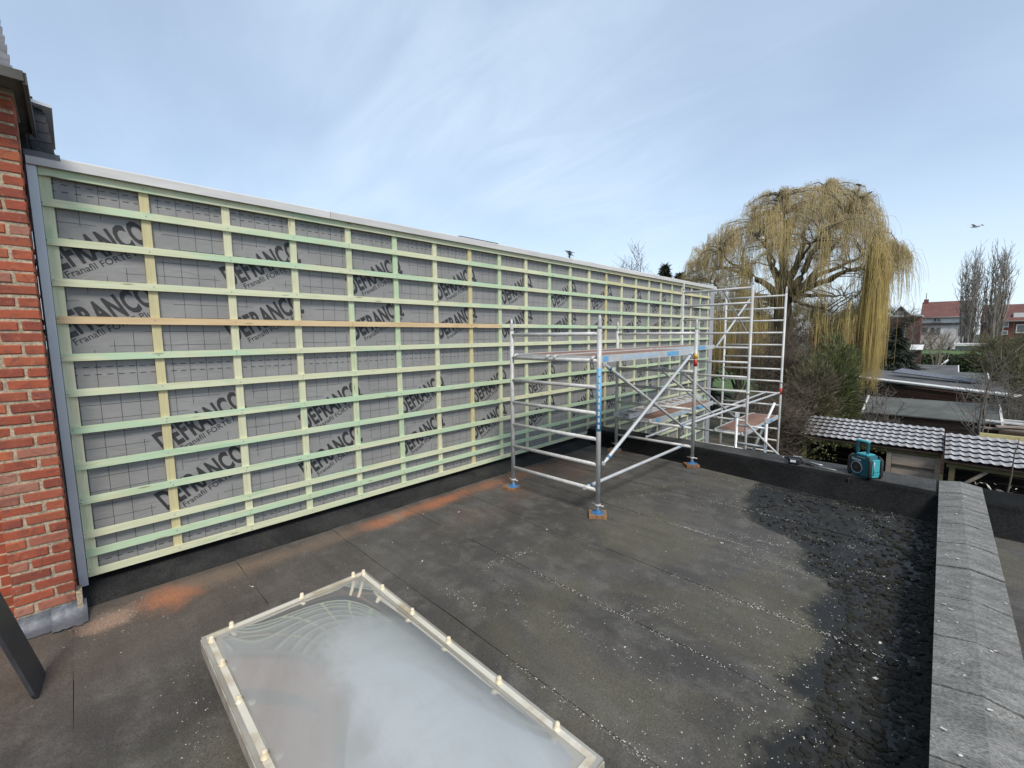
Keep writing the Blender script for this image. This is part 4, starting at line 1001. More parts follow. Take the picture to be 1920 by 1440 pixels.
# fence and lumber at the right
fn = thing('garden_fence', (7, 19.5, GZ), 'mossy yellow-green plank fence beyond the lean-to roof', 'fence')
for k in range(24): B().bb(6.05+.145*k, 6.05+.145*k+.138, 19.5+.01*(k % 2), 19.53, GZ, -1.15).build('plank', M('mossy_plank', (.16, .15, .06), (.11, .11, .04), 5, .9, rand=.15), fn)
for k, lb in enumerate(('lowest weathered timber length on the dark stack', 'grey timber length crossing the lowest one', 'timber length skewed towards the fence', 'timber length in the middle of the loose pile', 'pale timber length second from the pile top', 'topmost pale timber length of the loose pile')):
    lm = B().box((6.9+rnd.uniform(-.2, .3), 21.2+rnd.uniform(-.5, .5), -1.19+.052*k), (2.6, .12, .05), rz=rnd.uniform(-.5, .3), ry=rnd.uniform(-.04, .04))
    lm.build('timber_length', m_white if k > 3 else m_wood, None, lb, 'timber', 'timber pile beside the shed')
B().bb(6.0, 8.2, 20.6, 21.9, GZ, -1.22).build('timber_stack', m_wood2, None, 'dark stacked timber block under the loose lengths', 'timber')

# ================================================================== hedge, houses
def foliage_block(x0, x1, y0, y1, z0, z1, n, size, seed):
    r = np.random.RandomState(seed); c = np.stack([r.uniform(x0, x1, n), r.uniform(y0, y1, n), z0+(z1-z0)*r.uniform(0, 1, n)**.7], 1)
    c[:, 2] += .12*np.sin(c[:, 0]*3.1)+.1*np.sin(c[:, 0]*7.7)
    return leaf_quads(c, size, r, .3, .8)
m_hedge = M('hedge_leaf', (.030, .048, .020), (.055, .075, .028), 2, .7, rand=0, bump=0, fine=.3, finescale=8)
V, F = foliage_block(2.0, 12.5, 64, 65.4, GZ, at_y(1800, 665, 64)[2], 11000, .14, 8)
hg = thing('hedge', (7, 64.7, GZ), 'long clipped dark green hedge beyond the garden sheds', 'hedge'); np_mesh('foliage', V, F, m_hedge, hg)
m_rtile = M('red_roof', (.145, .058, .045), (.11, .048, .040), 1.1, .8, rand=.05, bump=.2, fine=.2, finescale=12)
m_wwall = M('white_render', (.78, .78, .76), (.64, .64, .62), 1.2, .8, rand=0, bump=.1)
m_rbrick = M('far_brick', (.18, .062, .048), (.13, .052, .042), 3, .9, rand=.05, bump=.2, fine=.25, finescale=30)
m_glass = M('window_glass', (.06, .07, .08), (.10, .11, .12), 2, .08, rand=.2, bump=0, spec=.8)
m_gwall = M('grey_wall', (.30, .29, .27), rand=0)
def window(t, px0, px1, py0, py1, Y, mf=m_white, two=False):
    p = at_y(px0, py1, Y); q = at_y(px1, py0, Y)
    f = .12*(q[0]-p[0])*.5+.04
    w = B().bb(p[0], q[0], Y-.06, Y+.02, p[2], q[2]).build('window', mf, t)
    k = 2 if two else 1; wd_ = (q[0]-p[0]-f*(k+1))/k
    for i in range(k): B().bb(p[0]+f+i*(wd_+f), p[0]+f+i*(wd_+f)+wd_, Y-.075, Y-.05, p[2]+f, q[2]-f).build('pane', m_glass, w)
    B().bb(p[0]-.08, q[0]+.08, Y-.14, Y-.0, p[2]-.09, p[2]-.003).build('sill', m_gwall, w)
def gable_house(name, lb, X0, X1, Y, ze, zr, dep, mw, mr, wall2=None):
    t = thing(name, ((X0+X1)/2, Y+dep/2, GZ), lb, 'house')
    B().prism([(Y, GZ), (Y, ze), (Y+dep/2, zr-.1), (Y+dep, ze), (Y+dep, GZ)], 0, X0, X1).build('wall', mw, t)
    rf = B().slab((X0-.1, Y-.35, ze-.12), (X1+.1, Y-.35, ze-.12), (X1+.1, Y+dep/2, zr+.05), (X0-.1, Y+dep/2, zr+.05), .14).build('roof', mr, t)
    B().slab((X0-.1, Y+dep/2, zr+.05), (X1+.1, Y+dep/2, zr+.05), (X1+.1, Y+dep+.35, ze-.12), (X0-.1, Y+dep+.35, ze-.12), .14).build('roof', mr, t)
    B().tube((X0-.1, Y-.42, ze-.2), (X1+.1, Y-.42, ze-.2), .08, n=6).build('gutter', m_gwall, t)
    return t, rf
HY = 100
p = at_y(1727, 594, HY); q = at_y(1829, 593, HY); zr_ = at_y(1780, 565, HY+4)[2]
h1, rf1 = gable_house('terraced_house', 'white rendered house with red tiled roof behind the poplars', p[0], q[0], HY, p[2], zr_, 9, m_wwall, m_rtile)
cx = at_y(1738, 560, HY+4); B().bb(cx[0]-.35, cx[0]+.25, HY+4, HY+4.7, zr_-.6, zr_+.5).build('chimney', m_rbrick, rf1); B().tube((cx[0]-.1, HY+4.3, zr_+.5), (cx[0]-.1, HY+4.3, zr_+1.6), .06, n=5).build('aerial', m_gwall, rf1)
window(h1, 1749, 1765, 596, 604, HY-.01, m_white, True); window(h1, 1800, 1812, 596, 603, HY-.01)
ex = B(); p2 = at_y(1722, 607.5, HY-3.5); q2 = at_y(1822, 607.5, HY-3.5)
ex.bb(p2[0], q2[0], HY-3.5, HY-.05, GZ, p2[2]-.2).build('extension', m_wwall, h1); B().bb(p2[0]-.2, q2[0]+.2, HY-3.8, HY-.06, p2[2]-.195, p2[2]+.1).build('extension_roof', M('dark_fascia', (.05, .05, .05), rand=0), h1)
for (a_, b_) in ((1728, 1740), (1744, 1753), (1755, 1764), (1800, 1810)): window(h1, a_, b_, 614, 624, HY-3.52, m_gwall)
p = at_y(1846, 601, HY); q = at_y(2060, 601, HY); zr_ = at_y(1900, 571, HY+4.5)[2]
h2, rf2 = gable_house('terraced_house', 'red brick terrace house with long red roof at the right end', p[0], q[0], HY, p[2], zr_, 9, m_rbrick, m_rtile)
window(h2, 1862, 1872, 605, 614, HY-.01); window(h2, 1880, 1892, 603, 613, HY-.01, m_white); window(h2, 1904, 1930, 608, 624, HY-.01); window(h2, 1861, 1870, 620, 627, HY-.01); window(h2, 1879, 1890, 620, 627, HY-.01)
dm = at_y(1916, 594, HY+1.5); B().bb(dm[0]-.9, dm[0]+1.2, HY+.6, HY+2.6, dm[2]-.5, dm[2]+.6).build('dormer_window', m_white, rf2)
B().bb(at_y(1877, 612, HY)[0], at_y(1879, 612, HY)[0], HY-.1, HY-.03, GZ, p[2]-.2).build('downpipe', m_gwall, h2)
p = at_y(1660, 592, 92); q = at_y(1728, 590, 92)
fb = thing('flat_roof_building', ((p[0]+q[0])/2, 95, GZ), 'low flat-roofed dark brick building left of the white house', 'building')
B().bb(p[0]-6, q[0], 92, 98, GZ, p[2]-.25).build('wall', m_rbrick, fb); B().bb(p[0]-6.2, q[0]+.1, 91.8, 98.2, p[2]-.245, p[2]).build('roof_edge', m_white, fb)
B().bb(at_y(1698, 600, 92)[0], at_y(1699.5, 600, 92)[0], 91.9, 91.97, GZ, p[2]-.3).build('downpipe', m_white, fb)
p = at_y(1672, 591, 110); q = at_y(1706, 591, 110); ap = at_y(1689, 576, 110)
gb = thing('gable_house', (ap[0], 112, GZ), 'brown gable end peeping over the flat-roofed building', 'house')
B().prism([(p[0], GZ), (q[0], GZ), (q[0], p[2]), (ap[0], ap[2]), (p[0], p[2])], 1, 110, 118).build('wall', M('brown_brick', (.15, .11, .085), rand=0), gb)
for (e0, e1) in ((p, ap), (q, ap)):
    B().addmesh([(e0[0], 109.7, e0[2]-.2), (e1[0], 109.7, e1[2]), (e1[0], 118, e1[2]), (e0[0], 118, e0[2]-.2), (e0[0], 109.7, e0[2]), (e1[0], 109.7, e1[2]+.25), (e1[0], 118, e1[2]+.25), (e0[0], 118, e0[2])], [(0, 1, 5, 4), (4, 5, 6, 7), (3, 7, 6, 2), (0, 3, 2, 1)]).build('roof', m_felt, gb)
B().bb(ap[0]-.7, ap[0]+.5, 109.93, 109.99, p[2]-.1, p[2]+.7).build('window', m_gwall, gb)
# garage and small hut in front of the houses
p = at_y(1793, 645, 80); q = at_y(1850, 645, 80)
gr_ = thing('garage', ((p[0]+q[0])/2, 82, GZ), 'low grey garage with pale roof edge in front of the houses', 'garage')
B().bb(p[0], q[0], 80, 84, GZ, p[2]-.25).build('wall', m_gwall, gr_); B().bb(p[0]-.2, q[0]+.2, 79.7, 84.2, p[2]-.245, p[2]+.05).build('roof', m_white, gr_)
B().bb(p[0]+2.2, p[0]+3.6, 79.93, 79.99, GZ, p[2]-.6).build('door', m_dgrey, gr_); B().bb(p[0]+.4, p[0]+1.6, 79.93, 79.99, p[2]-1.6, p[2]-.7).build('window', m_dgrey, gr_)
p = at_y(1706, 655, 58); q = at_y(1731, 649, 58)
hut = thing('garden_hut', (p[0]+.9, 59, GZ), 'small dark garden hut with shiny pale roof left of the hedge', 'hut')
B().bb(p[0]+.15, q[0]-.1, 58.2, 60, GZ, p[2]-.05).build('wall', m_wood2, hut); B().slab((p[0], 58, p[2]), (q[0], 58, p[2]), (q[0], 60, q[2]+.1), (p[0], 60, q[2]+.1), .06).build('roof', m_white, hut)
# roofs peeping over the coping behind the wall
for (u0, v0, u1, v1, lb) in ((866, 449, 938, 464, 'dark roof light box showing above the coping, wall middle'), (1074, 489, 1118, 500, 'dark low roof box showing above the coping beside a sapling')):
    p, q = at_x(u0, v0, -5.0), at_x(u1, v1, -5.0)
    t = thing('neighbour_roof', (-6, (p[1]+q[1])/2, GZ), lb, 'roof')
    zt = (p[2]+q[2])/2+.13
    B().bb(-8, -5.05, p[1]-.2, q[1]+.2, GZ, zt-.5).build('wall', m_rbrick, t)
    B().prism([(-8, zt-.5), (-5.0, zt-.5), (-5.0, zt-.12), (-5.1, zt), (-8, zt)], 1, p[1], q[1]).build('roof', m_slate, t)

# ================================================================== vegetation
def bark(name, c1, c2): return M(name, c1, c2, 6, .9, rand=0, bump=.6, bdist=.01, stretch=(1, 1, .3))
m_wbark = bark('willow_bark', (.15, .125, .072), (.09, .075, .046))
m_wtwig = M('willow_twig', (.46, .37, .185), (.38, .30, .155), .8, .7, rand=0, bump=0)
m_wgold = M('willow_gold_twig', (.46, .345, .115), (.37, .28, .10), .8, .7, rand=0, bump=0)
def bez(p0, p1, p2, n):
    t = np.linspace(0, 1, n)[:, None]; return (1-t)**2*p0+2*t*(1-t)*p1+t*t*p2
def wob(P, r, a):
    n = len(P); w = np.cumsum(r.normal(0, a, (n, 3)), 0); w -= np.linspace(0, 1, n)[:, None]*w[-1]; return P+w
def tubes_list(L, n=6):
    parts = []
    for P, rad in L:
        parts.append(strands(np.asarray(P)[None], np.asarray(rad)[None], n))
    return vstackF(parts)
def in_poly(u, v, poly):
    c = False; n = len(poly)
    for i in range(n):
        (x1, y1), (x2, y2) = poly[i], poly[(i+1) % n]
        if (y1 > v) != (y2 > v) and u < (x2-x1)*(v-y1)/(y2-y1)+x1: c = not c
    return c
def willow():
    r = np.random.RandomState(11); Y0 = 27.0
    base = np.array([at_y(1471, 700, Y0)[0], Y0, GZ]); fork = np.array([at_y(1467, 560, Y0)[0], Y0, at_y(1467, 560, Y0)[2]])
    t = thing('weeping_willow', tuple(base), 'large bare weeping willow with golden hanging twigs behind the scaffold', 'tree')
    P = wob(bez(base, (base+fork)/2+np.array([.15, 0, 0]), fork, 12), r, .04)
    V, F = tubes_list([(P, np.linspace(.55, .40, 12))], 14); np_mesh('trunk', V, F, m_wbark, t, smooth=True)
    # main limbs, traced: end pixel, bend (in pixels), depth offset at the end
    lim = [((1345, 470), (1400, 520), -2, .20), ((1330, 530), (1380, 545), 1.5, .17), ((1400, 400), (1450, 470), 2.2, .20), ((1462, 365), (1458, 470), -1.5, .22), ((1470, 400), (1475, 480), 2.5, .2), ((1545, 350), (1490, 480), .5, .24),
           ((1612, 370), (1520, 450), -1.2, .22), ((1655, 455), (1560, 500), 1.0, .2), ((1640, 500), (1570, 520), -2.5, .2), ((1600, 430), (1530, 500), 3, .18), ((1420, 445), (1450, 510), -3.2, .16), ((1500, 375), (1480, 470), 3.6, .18),
           ((1690, 480), (1600, 495), 0, .13), ((1300, 510), (1370, 500), .5, .13), ((1360, 565), (1410, 560), 2.8, .13), ((1600, 560), (1530, 545), 2.5, .15), ((1545, 430), (1500, 500), -3.4, .16), ((1420, 590), (1440, 575), -2.4, .12), ((1560, 590), (1510, 570), -2.2, .13)]
    L = []; limbs = []
    for (e_, b_, yo, R0) in lim:
        e = np.array(at_y(*e_, Y0+yo)); m_ = np.array(at_y(*b_, Y0+yo*.6)); st_ = fork+np.array([r.normal(0, .14), r.normal(0, .14), r.uniform(-.6, .2)])
        P = wob(bez(st_, m_+(m_-(st_+e)/2)*.5, e, 22), r, .055); limbs.append(P); L.append((P, np.linspace(R0, .016, 22)**1.0))
    LP = np.concatenate(limbs); LI = np.concatenate([np.arange(22)]*len(limbs))
    # branchlets fill the crown's outline
    crown = [(1280, 520), (1290, 470), (1330, 440), (1375, 408), (1420, 368), (1480, 350), (1530, 345), (1560, 338), (1600, 345), (1640, 368), (1652, 400), (1660, 430), (1690, 458), (1712, 485), (1690, 510), (1650, 515), (1620, 555), (1560, 585), (1500, 570), (1440, 585), (1380, 590), (1320, 575), (1285, 550)]
    anch = []
    while len(anch) < 620:
        u, v = r.uniform(1275, 1715), r.uniform(335, 600)
        if not in_poly(u, v, crown): continue
        edge = v-np.interp(u, [1280, 1290, 1330, 1375, 1420, 1480, 1560, 1640, 1660, 1712], [520, 470, 440, 408, 368, 350, 338, 368, 430, 485])
        if edge > 70 and r.rand() < .45: continue
        if edge > 120 and 1420 < u < 1610 and r.rand() < .7: continue
        hw = 4.2*math.sqrt(max(0, 1-((u-1500)/230)**2))*min(1, .35+edge/110)
        anch.append(np.array(at_y(u, v, Y0+r.uniform(-hw, hw))))
    S0 = []; D0 = []; Ln = []
    for a in anch:
        d = np.linalg.norm(LP-a, axis=1)+np.where(LI < 6, 2.5, 0)+np.where(LP[:, 2] > a[2]+.3, 1.5, 0); k = d.argmin(); s0 = LP[k]
        m_ = (s0+a)/2; m_[2] += .22*np.linalg.norm(a-s0); Q = wob(bez(s0, m_, a, 9), r, .035); L.append((Q, np.linspace(.034, .008, 9)))
        low = a[2] < 5.2
        for k in range(24):
            i = min(8, 3+int(6*r.rand()**.7)); S0.append(Q[i]+r.normal(0, .05, 3)); dd = (Q[8]-Q[4]); dd[2] = 0; dd = dd/(np.linalg.norm(dd)+1e-6)*r.uniform(0, 1)+r.normal(0, .6, 3); D0.append([dd[0], dd[1], .2]); Ln.append(r.uniform(.45, 1.5)*(1.7 if low else 1.0))
    V, F = tubes_list(L, 6); np_mesh('limbs', V, F, m_wbark, t, smooth=True)
    def droop(S0, D0, Ln, K=7):
        n = len(S0); tt = np.linspace(0, 1, K)[None, :, None]
        P = S0[:, None, :]+(D0*Ln[:, None]*.28)[:, None, :]*(1-(1-tt)**2.2)
        up = .14*Ln[:, None, None]*np.sin(np.pi*np.minimum(tt*1.8, 1))
        P[:, :, 2:3] += up*r.uniform(.2, 1.4, (n, 1, 1))-Ln[:, None, None]*np.clip(tt-.15, 0, 1)**1.3*.95
        return P+np.cumsum(r.normal(0, .016, P.shape), 1)
    P = droop(np.array(S0), np.array(D0), np.array(Ln)); rad = np.linspace(.0062, .0036, 7)[None, :]*r.uniform(.7, 1.2, (len(P), 1))
    V, F = strands(P, rad, 3); np_mesh('hanging_twigs', V, F, m_wtwig, t, kind='stuff')
    # long golden curtains
    S0 = []; Ln = []
    for (u, v, du, n, l0, l1) in ((1646, 492, 18, 560, 3.6, 6.4), (1640, 520, 12, 480, 4.0, 6.4), (1548, 450, 10, 110, 1.6, 2.8), (1450, 405, 26, 160, 1.2, 2.4), (1398, 500, 16, 140, 1.5, 3.0), (1315, 570, 28, 330, 1.6, 3.6), (1475, 430, 14, 120, 1.2, 2.5), (1590, 600, 24, 200, 1.4, 3.2), (1360, 600, 32, 300, 1.6, 3.8), (1420, 610, 28, 220, 1.6, 3.6), (1540, 610, 26, 160, 1.4, 3.0)):
        for k in range(n):
            yo = r.normal(0, .5)+(-2.0 if u > 1600 else r.normal(0, 2.2)); S0.append(at_y(u+r.normal(0, du*.5), v+r.normal(0, 14), Y0+yo)); Ln.append(r.uniform(l0, l1))
    S0 = np.array(S0); Ln = np.array(Ln); a = r.uniform(0, 6.28, len(S0)); D0 = np.stack([np.cos(a), np.sin(a), np.full(len(a), .2)], 1)*.18
    Ln = np.minimum(Ln, S0[:, 2]-GZ-.3)
    P = droop(S0, D0, Ln, 8); rad = np.linspace(.0085, .005, 8)[None, :]*r.uniform(.7, 1.2, (len(P), 1)); V, F = strands(P, rad, 3); np_mesh('golden_curtain', V, F, m_wgold, t, kind='stuff')
    return t
willow()

m_twig = M('brown_twig', (.135, .105, .075), (.085, .068, .050), 1.5, .85, rand=0, bump=0)
m_gtwig = M('grey_twig', (.17, .15, .125), (.115, .10, .085), 1.5, .85, rand=0, bump=0)
m_otwig = M('olive_twig', (.135, .125, .065), (.095, .09, .05), 1.5, .85, rand=0, bump=0)
def bare_tree(name, lb, base, top_h, spread, nb, ntw, mat, seed, r0=.05, tw=.35, up=.7, cat='shrub', stems=4, leafy=None, group=None, tr=.006):
    r = np.random.RandomState(seed); base = np.asarray(base, float)
    t = thing(name, tuple(base), lb, cat, group); L = []; S0 = []; D0 = []
    for s_ in range(stems):
        a = r.uniform(0, 6.28); e = base+np.array([math.cos(a)*spread*r.uniform(.2, 1), math.sin(a)*spread*r.uniform(.2, 1)*.8, top_h*r.uniform(.75, 1)])
        m_ = base*.6+e*.4+np.array([0, 0, .18*top_h]); P = wob(bez(base+r.normal(0, .04*spread, 3)*np.array([1, 1, 0]), m_, e, 12), r, .02*top_h/3)
        L.append((P, np.linspace(r0*r.uniform(.7, 1), r0*.12, 12)))
        for k in range(nb):
            i = r.randint(3, 11); s0 = P[i]; d = r.normal(0, .6, 3); d[2] = abs(d[2])*.5+up; d /= np.linalg.norm(d); ln = (1-i/14)*top_h*r.uniform(.2, .5)
            Q = wob(bez(s0, s0+d*ln*.5+r.normal(0, .06*ln, 3), s0+d*ln+np.array([0, 0, .1*ln]), 7), r, .012*ln); L.append((Q, np.linspace(max(r0*.32*(1-i/14), tr*1.3), tr*.8, 7)))
            for q in range(ntw):
                j = r.randint(1, 7); S0.append(Q[j]); dd = r.normal(0, .7, 3); dd[2] = dd[2]*.6+up*.8; D0.append(dd/np.linalg.norm(dd))
    V, F = tubes_list(L, 5); np_mesh('branches', V, F, mat, t, smooth=True)
    if S0:
        S0 = np.array(S0); D0 = np.array(D0); K = 4; tt = np.linspace(0, 1, K)[None, :, None]; ln = tw*r.uniform(.4, 1.3, (len(S0), 1, 1))
        P = S0[:, None, :]+D0[:, None, :]*ln*tt; P[:, :, 2] += .10*ln[:, :, 0]*tt[..., 0]**2; P += np.cumsum(r.normal(0, .02*tw, P.shape), 1)
        V, F = strands(P, np.linspace(tr, tr*.5, K)[None, :]*np.ones((len(P), 1)), 3); np_mesh('twigs', V, F, mat, t, kind='stuff')
    if leafy:
        n, size, lm, (ex, ey, ez), cz = leafy; c = r.normal(0, 1, (n, 3)); c /= np.linalg.norm(c, axis=1, keepdims=True); c *= r.uniform(.25, 1, (n, 1))**.45
        lump = 1+.22*np.sin(c[:, 0]*5+seed)*np.cos(c[:, 2]*6)+.15*np.sin(c[:, 1]*9+c[:, 2]*4); d = c.copy(); d[:, 2] += .55
        c = base+np.array([0, 0, cz])+c*lump[:, None]*np.array([ex, ey, ez])
        V, F = leaf_quads(c, size, r, 0, .22, d); np_mesh('crown', V, F, lm, t, kind='stuff')
    return t
m_green = M('evergreen_leaf', (.065, .085, .022), (.11, .12, .035), 1.4, .65, rand=0, bump=0, fine=.4, finescale=6)
m_dgreen = M('dark_conifer', (.014, .022, .014), (.026, .034, .018), 1.4, .75, rand=0, bump=0, fine=.3, finescale=6)
m_olive = M('olive_leaf', (.085, .085, .035), (.125, .115, .05), 1.2, .7, rand=0, bump=0, fine=.4, finescale=6)
def gp(u, Y): return (at_y(u, 700, Y)[0], Y, GZ)
bare_tree('evergreen_bush', 'big feathery green bush below the willow curtain', gp(1562, 19.0), 4.2, .85, 10, 10, m_otwig, 21, .05, .45, cat='bush', stems=7, leafy=(15000, .09, m_green, (.84, 1.2, 2.0), 2.75))
bare_tree('evergreen_bush', 'olive twiggy bush between scaffold post and green bush', gp(1523, 17.6), 3.9, .9, 12, 11, m_twig, 22, .05, .55, cat='bush', stems=9, leafy=(6500, .09, m_olive, (.78, 1.0, 1.9), 2.35))
bare_tree('bramble_thicket', 'dark brown bramble thicket beside the pergola end', gp(1462, 14.8), 2.9, .9, 16, 13, m_twig, 23, .025, .5, .25, cat='bush', stems=12, leafy=(1800, .07, m_olive, (.9, .8, 1.3), 1.4))
bare_tree('bramble_thicket', 'low tangled bramble thicket behind the narrow frame', gp(1450, 16.5), 3.4, 1.5, 15, 12, m_twig, 24, .03, .5, .25, cat='bush', stems=12)
bare_tree('bramble_thicket', 'brown bare thicket at the foot of the willow trunk', gp(1460, 22), 5.0, 1.8, 18, 16, m_twig, 25, .05, .6, .35, cat='bush', stems=14)
bare_tree('bramble_thicket', 'reddish bare thicket right of the willow trunk', gp(1530, 24), 5.2, 1.8, 16, 16, M('red_twig', (.115, .060, .040), (.085, .055, .04), 1.5, .85, rand=0, bump=0), 26, .05, .6, .35, cat='bush', stems=12)
bare_tree('bramble_thicket', 'distant brown thicket seen between the tower posts', gp(1385, 36), 5.5, 3.5, 18, 16, m_twig, 27, .07, .9, .35, cat='bush', stems=14, tr=.011)
bare_tree('bramble_thicket', 'dense bare hedge bank left of the willow', gp(1330, 40), 6.5, 4.5, 18, 18, m_otwig, 28, .07, .9, .35, cat='bush', stems=16, tr=.011)
bare_tree('bramble_thicket', 'far brown scrub closing the view behind the willow trunk', gp(1440, 62), 8.2, 7.0, 20, 20, m_twig, 71, .10, 1.4, .4, cat='bush', stems=18, tr=.02)
bare_tree('bramble_thicket', 'far olive scrub behind the green bush', gp(1560, 66), 8.4, 7.0, 20, 20, m_otwig, 72, .10, 1.4, .4, cat='bush', stems=18, tr=.02)
bare_tree('bramble_thicket', 'far grey scrub behind the golden curtain', gp(1632, 72), 8.0, 5.0, 16, 16, m_twig, 73, .10, 1.3, .4, cat='bush', stems=14, tr=.02)
bare_tree('bare_shrub', 'bare grey shrub with fan of twigs before the felt shed', gp(1659, 18.7), 3.3, 1.0, 9, 7, m_gtwig, 31, .035, .35, .7, stems=6)
bare_tree('bare_shrub', 'bare forked fruit tree behind the lean-to tiles', gp(1851, 17.2), 4.3, .95, 8, 6, m_gtwig, 33, .05, .4, .9, stems=3)
bare_tree('bare_shrub', 'tangled bare bush overhanging the fence at right', gp(1916, 22), 3.6, 1.1, 10, 8, m_gtwig, 34, .04, .5, .5, stems=7)
bare_tree('bare_shrub', 'olive twiggy tree behind the fence at right', gp(1912, 30), 4.7, 1.7, 14, 12, m_otwig, 35, .08, .7, .5, stems=8, leafy=(2200, .09, m_olive, (1.6, 1.6, 1.2), 3.4), tr=.007)
bare_tree('bare_shrub', 'olive bushy tree in front of the brick terrace', gp(1893, 55), 4.6, 3.0, 14, 12, m_otwig, 36, .1, 1.0, .5, stems=10, leafy=(3500, .15, m_olive, (2.8, 2, 1.5), 3.0), tr=.012)
bare_tree('bare_shrub', 'grey bare thicket before the white house wall', gp(1752, 82), 5.2, 4.0, 8, 7, m_gtwig, 37, .10, 1.0, .6, stems=9, tr=.012)
bare_tree('bare_shrub', 'slender pale birch stems beside the small hut', gp(1757, 54), 5.4, 1.6, 4, 5, M('pale_stem', (.30, .26, .18), (.2, .17, .12), rand=0), 38, .06, .6, .9, stems=7, tr=.01)
bare_tree('bare_shrub', 'bare grey-brown tree under the low flat brick building', gp(1690, 62), 5.8, 2.6, 9, 9, m_twig, 39, .10, 1.0, .6, stems=8, tr=.013)
bare_tree('bare_shrub', 'grey twiggy bush by the timber pile', gp(1893, 25), 2.8, 1.0, 9, 8, m_gtwig, 40, .04, .5, .5, stems=8)
bare_tree('bare_shrub', 'thin bare shoots rising over the dark conifer', gp(1684, 48), 6.0, 1.4, 6, 6, m_gtwig, 41, .06, .7, .9, stems=6, tr=.01)
# dark conifer with drooping boughs
def conifer(name, lb, base, h, w, n, seed, mat, size=.2):
    r = np.random.RandomState(seed); base = np.asarray(base, float); t = thing(name, tuple(base), lb, 'tree')
    V, F = tubes_list([(np.stack([base+np.array([0, 0, h*k/8]) for k in range(9)]), np.linspace(.02*h, .004*h, 9))], 6); np_mesh('trunk', V, F, m_wbark, t)
    z = r.uniform(.08, 1, n); a = r.uniform(0, 6.28, n); rr = (1-z)*w*r.uniform(.25, 1, n)**.6*(1+.25*np.sin(z*40)); d = np.stack([np.cos(a), np.sin(a), np.full(n, -.35)], 1)
    c = base+np.stack([np.cos(a)*rr, np.sin(a)*rr, z*h-rr*.28], 1); V, F = leaf_quads(c, size, r, 0, .3, d); np_mesh('crown', V, F, mat, t, kind='stuff'); return t
conifer('conifer_tree', 'dark drooping conifer right of the golden willow curtain', gp(1677, 45), 5.2, 2.6, 5000, 51, m_dgreen, .26)
conifer('conifer_tree', 'dark conifer top above the wall end left of the willow', (at_x(1247, 500, -9)[0], at_x(1247, 500, -9)[1], GZ), at_x(1247, 500, -9)[2]-GZ, 3.4, 7000, 52, m_dgreen, .30)
conifer('conifer_tree', 'second dark conifer merging into the willow twigs', (at_x(1276, 512, -8)[0], at_x(1276, 512, -8)[1], GZ), at_x(1276, 514, -8)[2]-GZ, 3.6, 6000, 53, m_dgreen, .30)
p = at_x(1068, 472, -9); conifer('conifer_tree', 'thin bluish sapling top peeping over the coping', (p[0], p[1], GZ), p[2]-GZ, 1.3, 900, 54, M('blue_spruce', (.07, .10, .085), (.05, .07, .06), rand=0), .16)
p = at_x(1175, 476, -12); bare_tree('bare_tree', 'reddish bare tree top showing over the coping', (p[0], p[1], GZ), p[2]-GZ, 1.6, 16, 14, M('mauve_twig', (.15, .10, .09), (.11, .08, .075), rand=0), 55, .10, .9, .9, cat='tree', stems=5, tr=.012)
# poplars
m_pop = M('poplar_bark', (.27, .235, .20), (.20, .175, .15), 1.0, .9, rand=0, bump=0)
def poplar(name, lb, u0, vt, Y, seed, w):
    r = np.random.RandomState(seed); b = np.array(gp(u0, Y)); h = at_y(u0, vt, Y)[2]-GZ; t = thing(name, tuple(b), lb, 'tree', 'poplars before the white house'); L = []; S0 = []; D0 = []
    for s_ in range(16):
        a = r.uniform(0, 6.28); q = r.uniform(.2, 1)*w; st_ = b+np.array([math.cos(a)*.35, math.sin(a)*.35, r.uniform(0, .22)*h]); e = b+np.array([math.cos(a)*q, math.sin(a)*q, h*(1-.30*(q/w)**1.5)*r.uniform(.85, 1)])
        m_ = st_*.55+e*.45; m_[:2] = b[:2]+(e[:2]-b[:2])*.85; P = wob(bez(st_, m_, e, 14), r, .05); L.append((P, np.linspace(.20*r.uniform(.5, 1), .02, 14)))
        for k in range(26):
            i = r.randint(3, 14); d = r.normal(0, .22, 3); d[2] = 1; ln = r.uniform(.6, 2.2); Q = np.stack([P[i]+d*ln*x for x in np.linspace(0, 1, 4)]); Q[:, :2] += (np.linspace(0, 1, 4)**.5)[:, None]*r.normal(0, .25, 2); L.append((Q, np.linspace(.032, .010, 4)))
            for z in range(4): S0.append(Q[r.randint(1, 4)]); dd = r.normal(0, .3, 3); dd[2] = 1; D0.append(dd)
    V, F = tubes_list(L[0::27], 6); np_mesh('trunk', V, F, m_pop, t)
    V, F = tubes_list([x for i, x in enumerate(L) if i % 27], 4); np_mesh('crown', V, F, m_pop, t)
    S0 = np.array(S0); D0 = np.array(D0); tt = np.linspace(0, 1, 3)[None, :, None]; P = S0[:, None]+D0[:, None]*tt*r.uniform(.3, 1.0, (len(S0), 1, 1)); V, F = strands(P, np.full(P.shape[:2], .014), 3); np_mesh('twigs', V, F, m_pop, t, kind='stuff')
poplar('poplar_tree', 'bare upright poplar nearer the white house gable', 1806, 478, 88, 61, 1.6); poplar('poplar_tree', 'taller bare upright poplar beside the brick terrace', 1854, 470, 88, 62, 1.6)
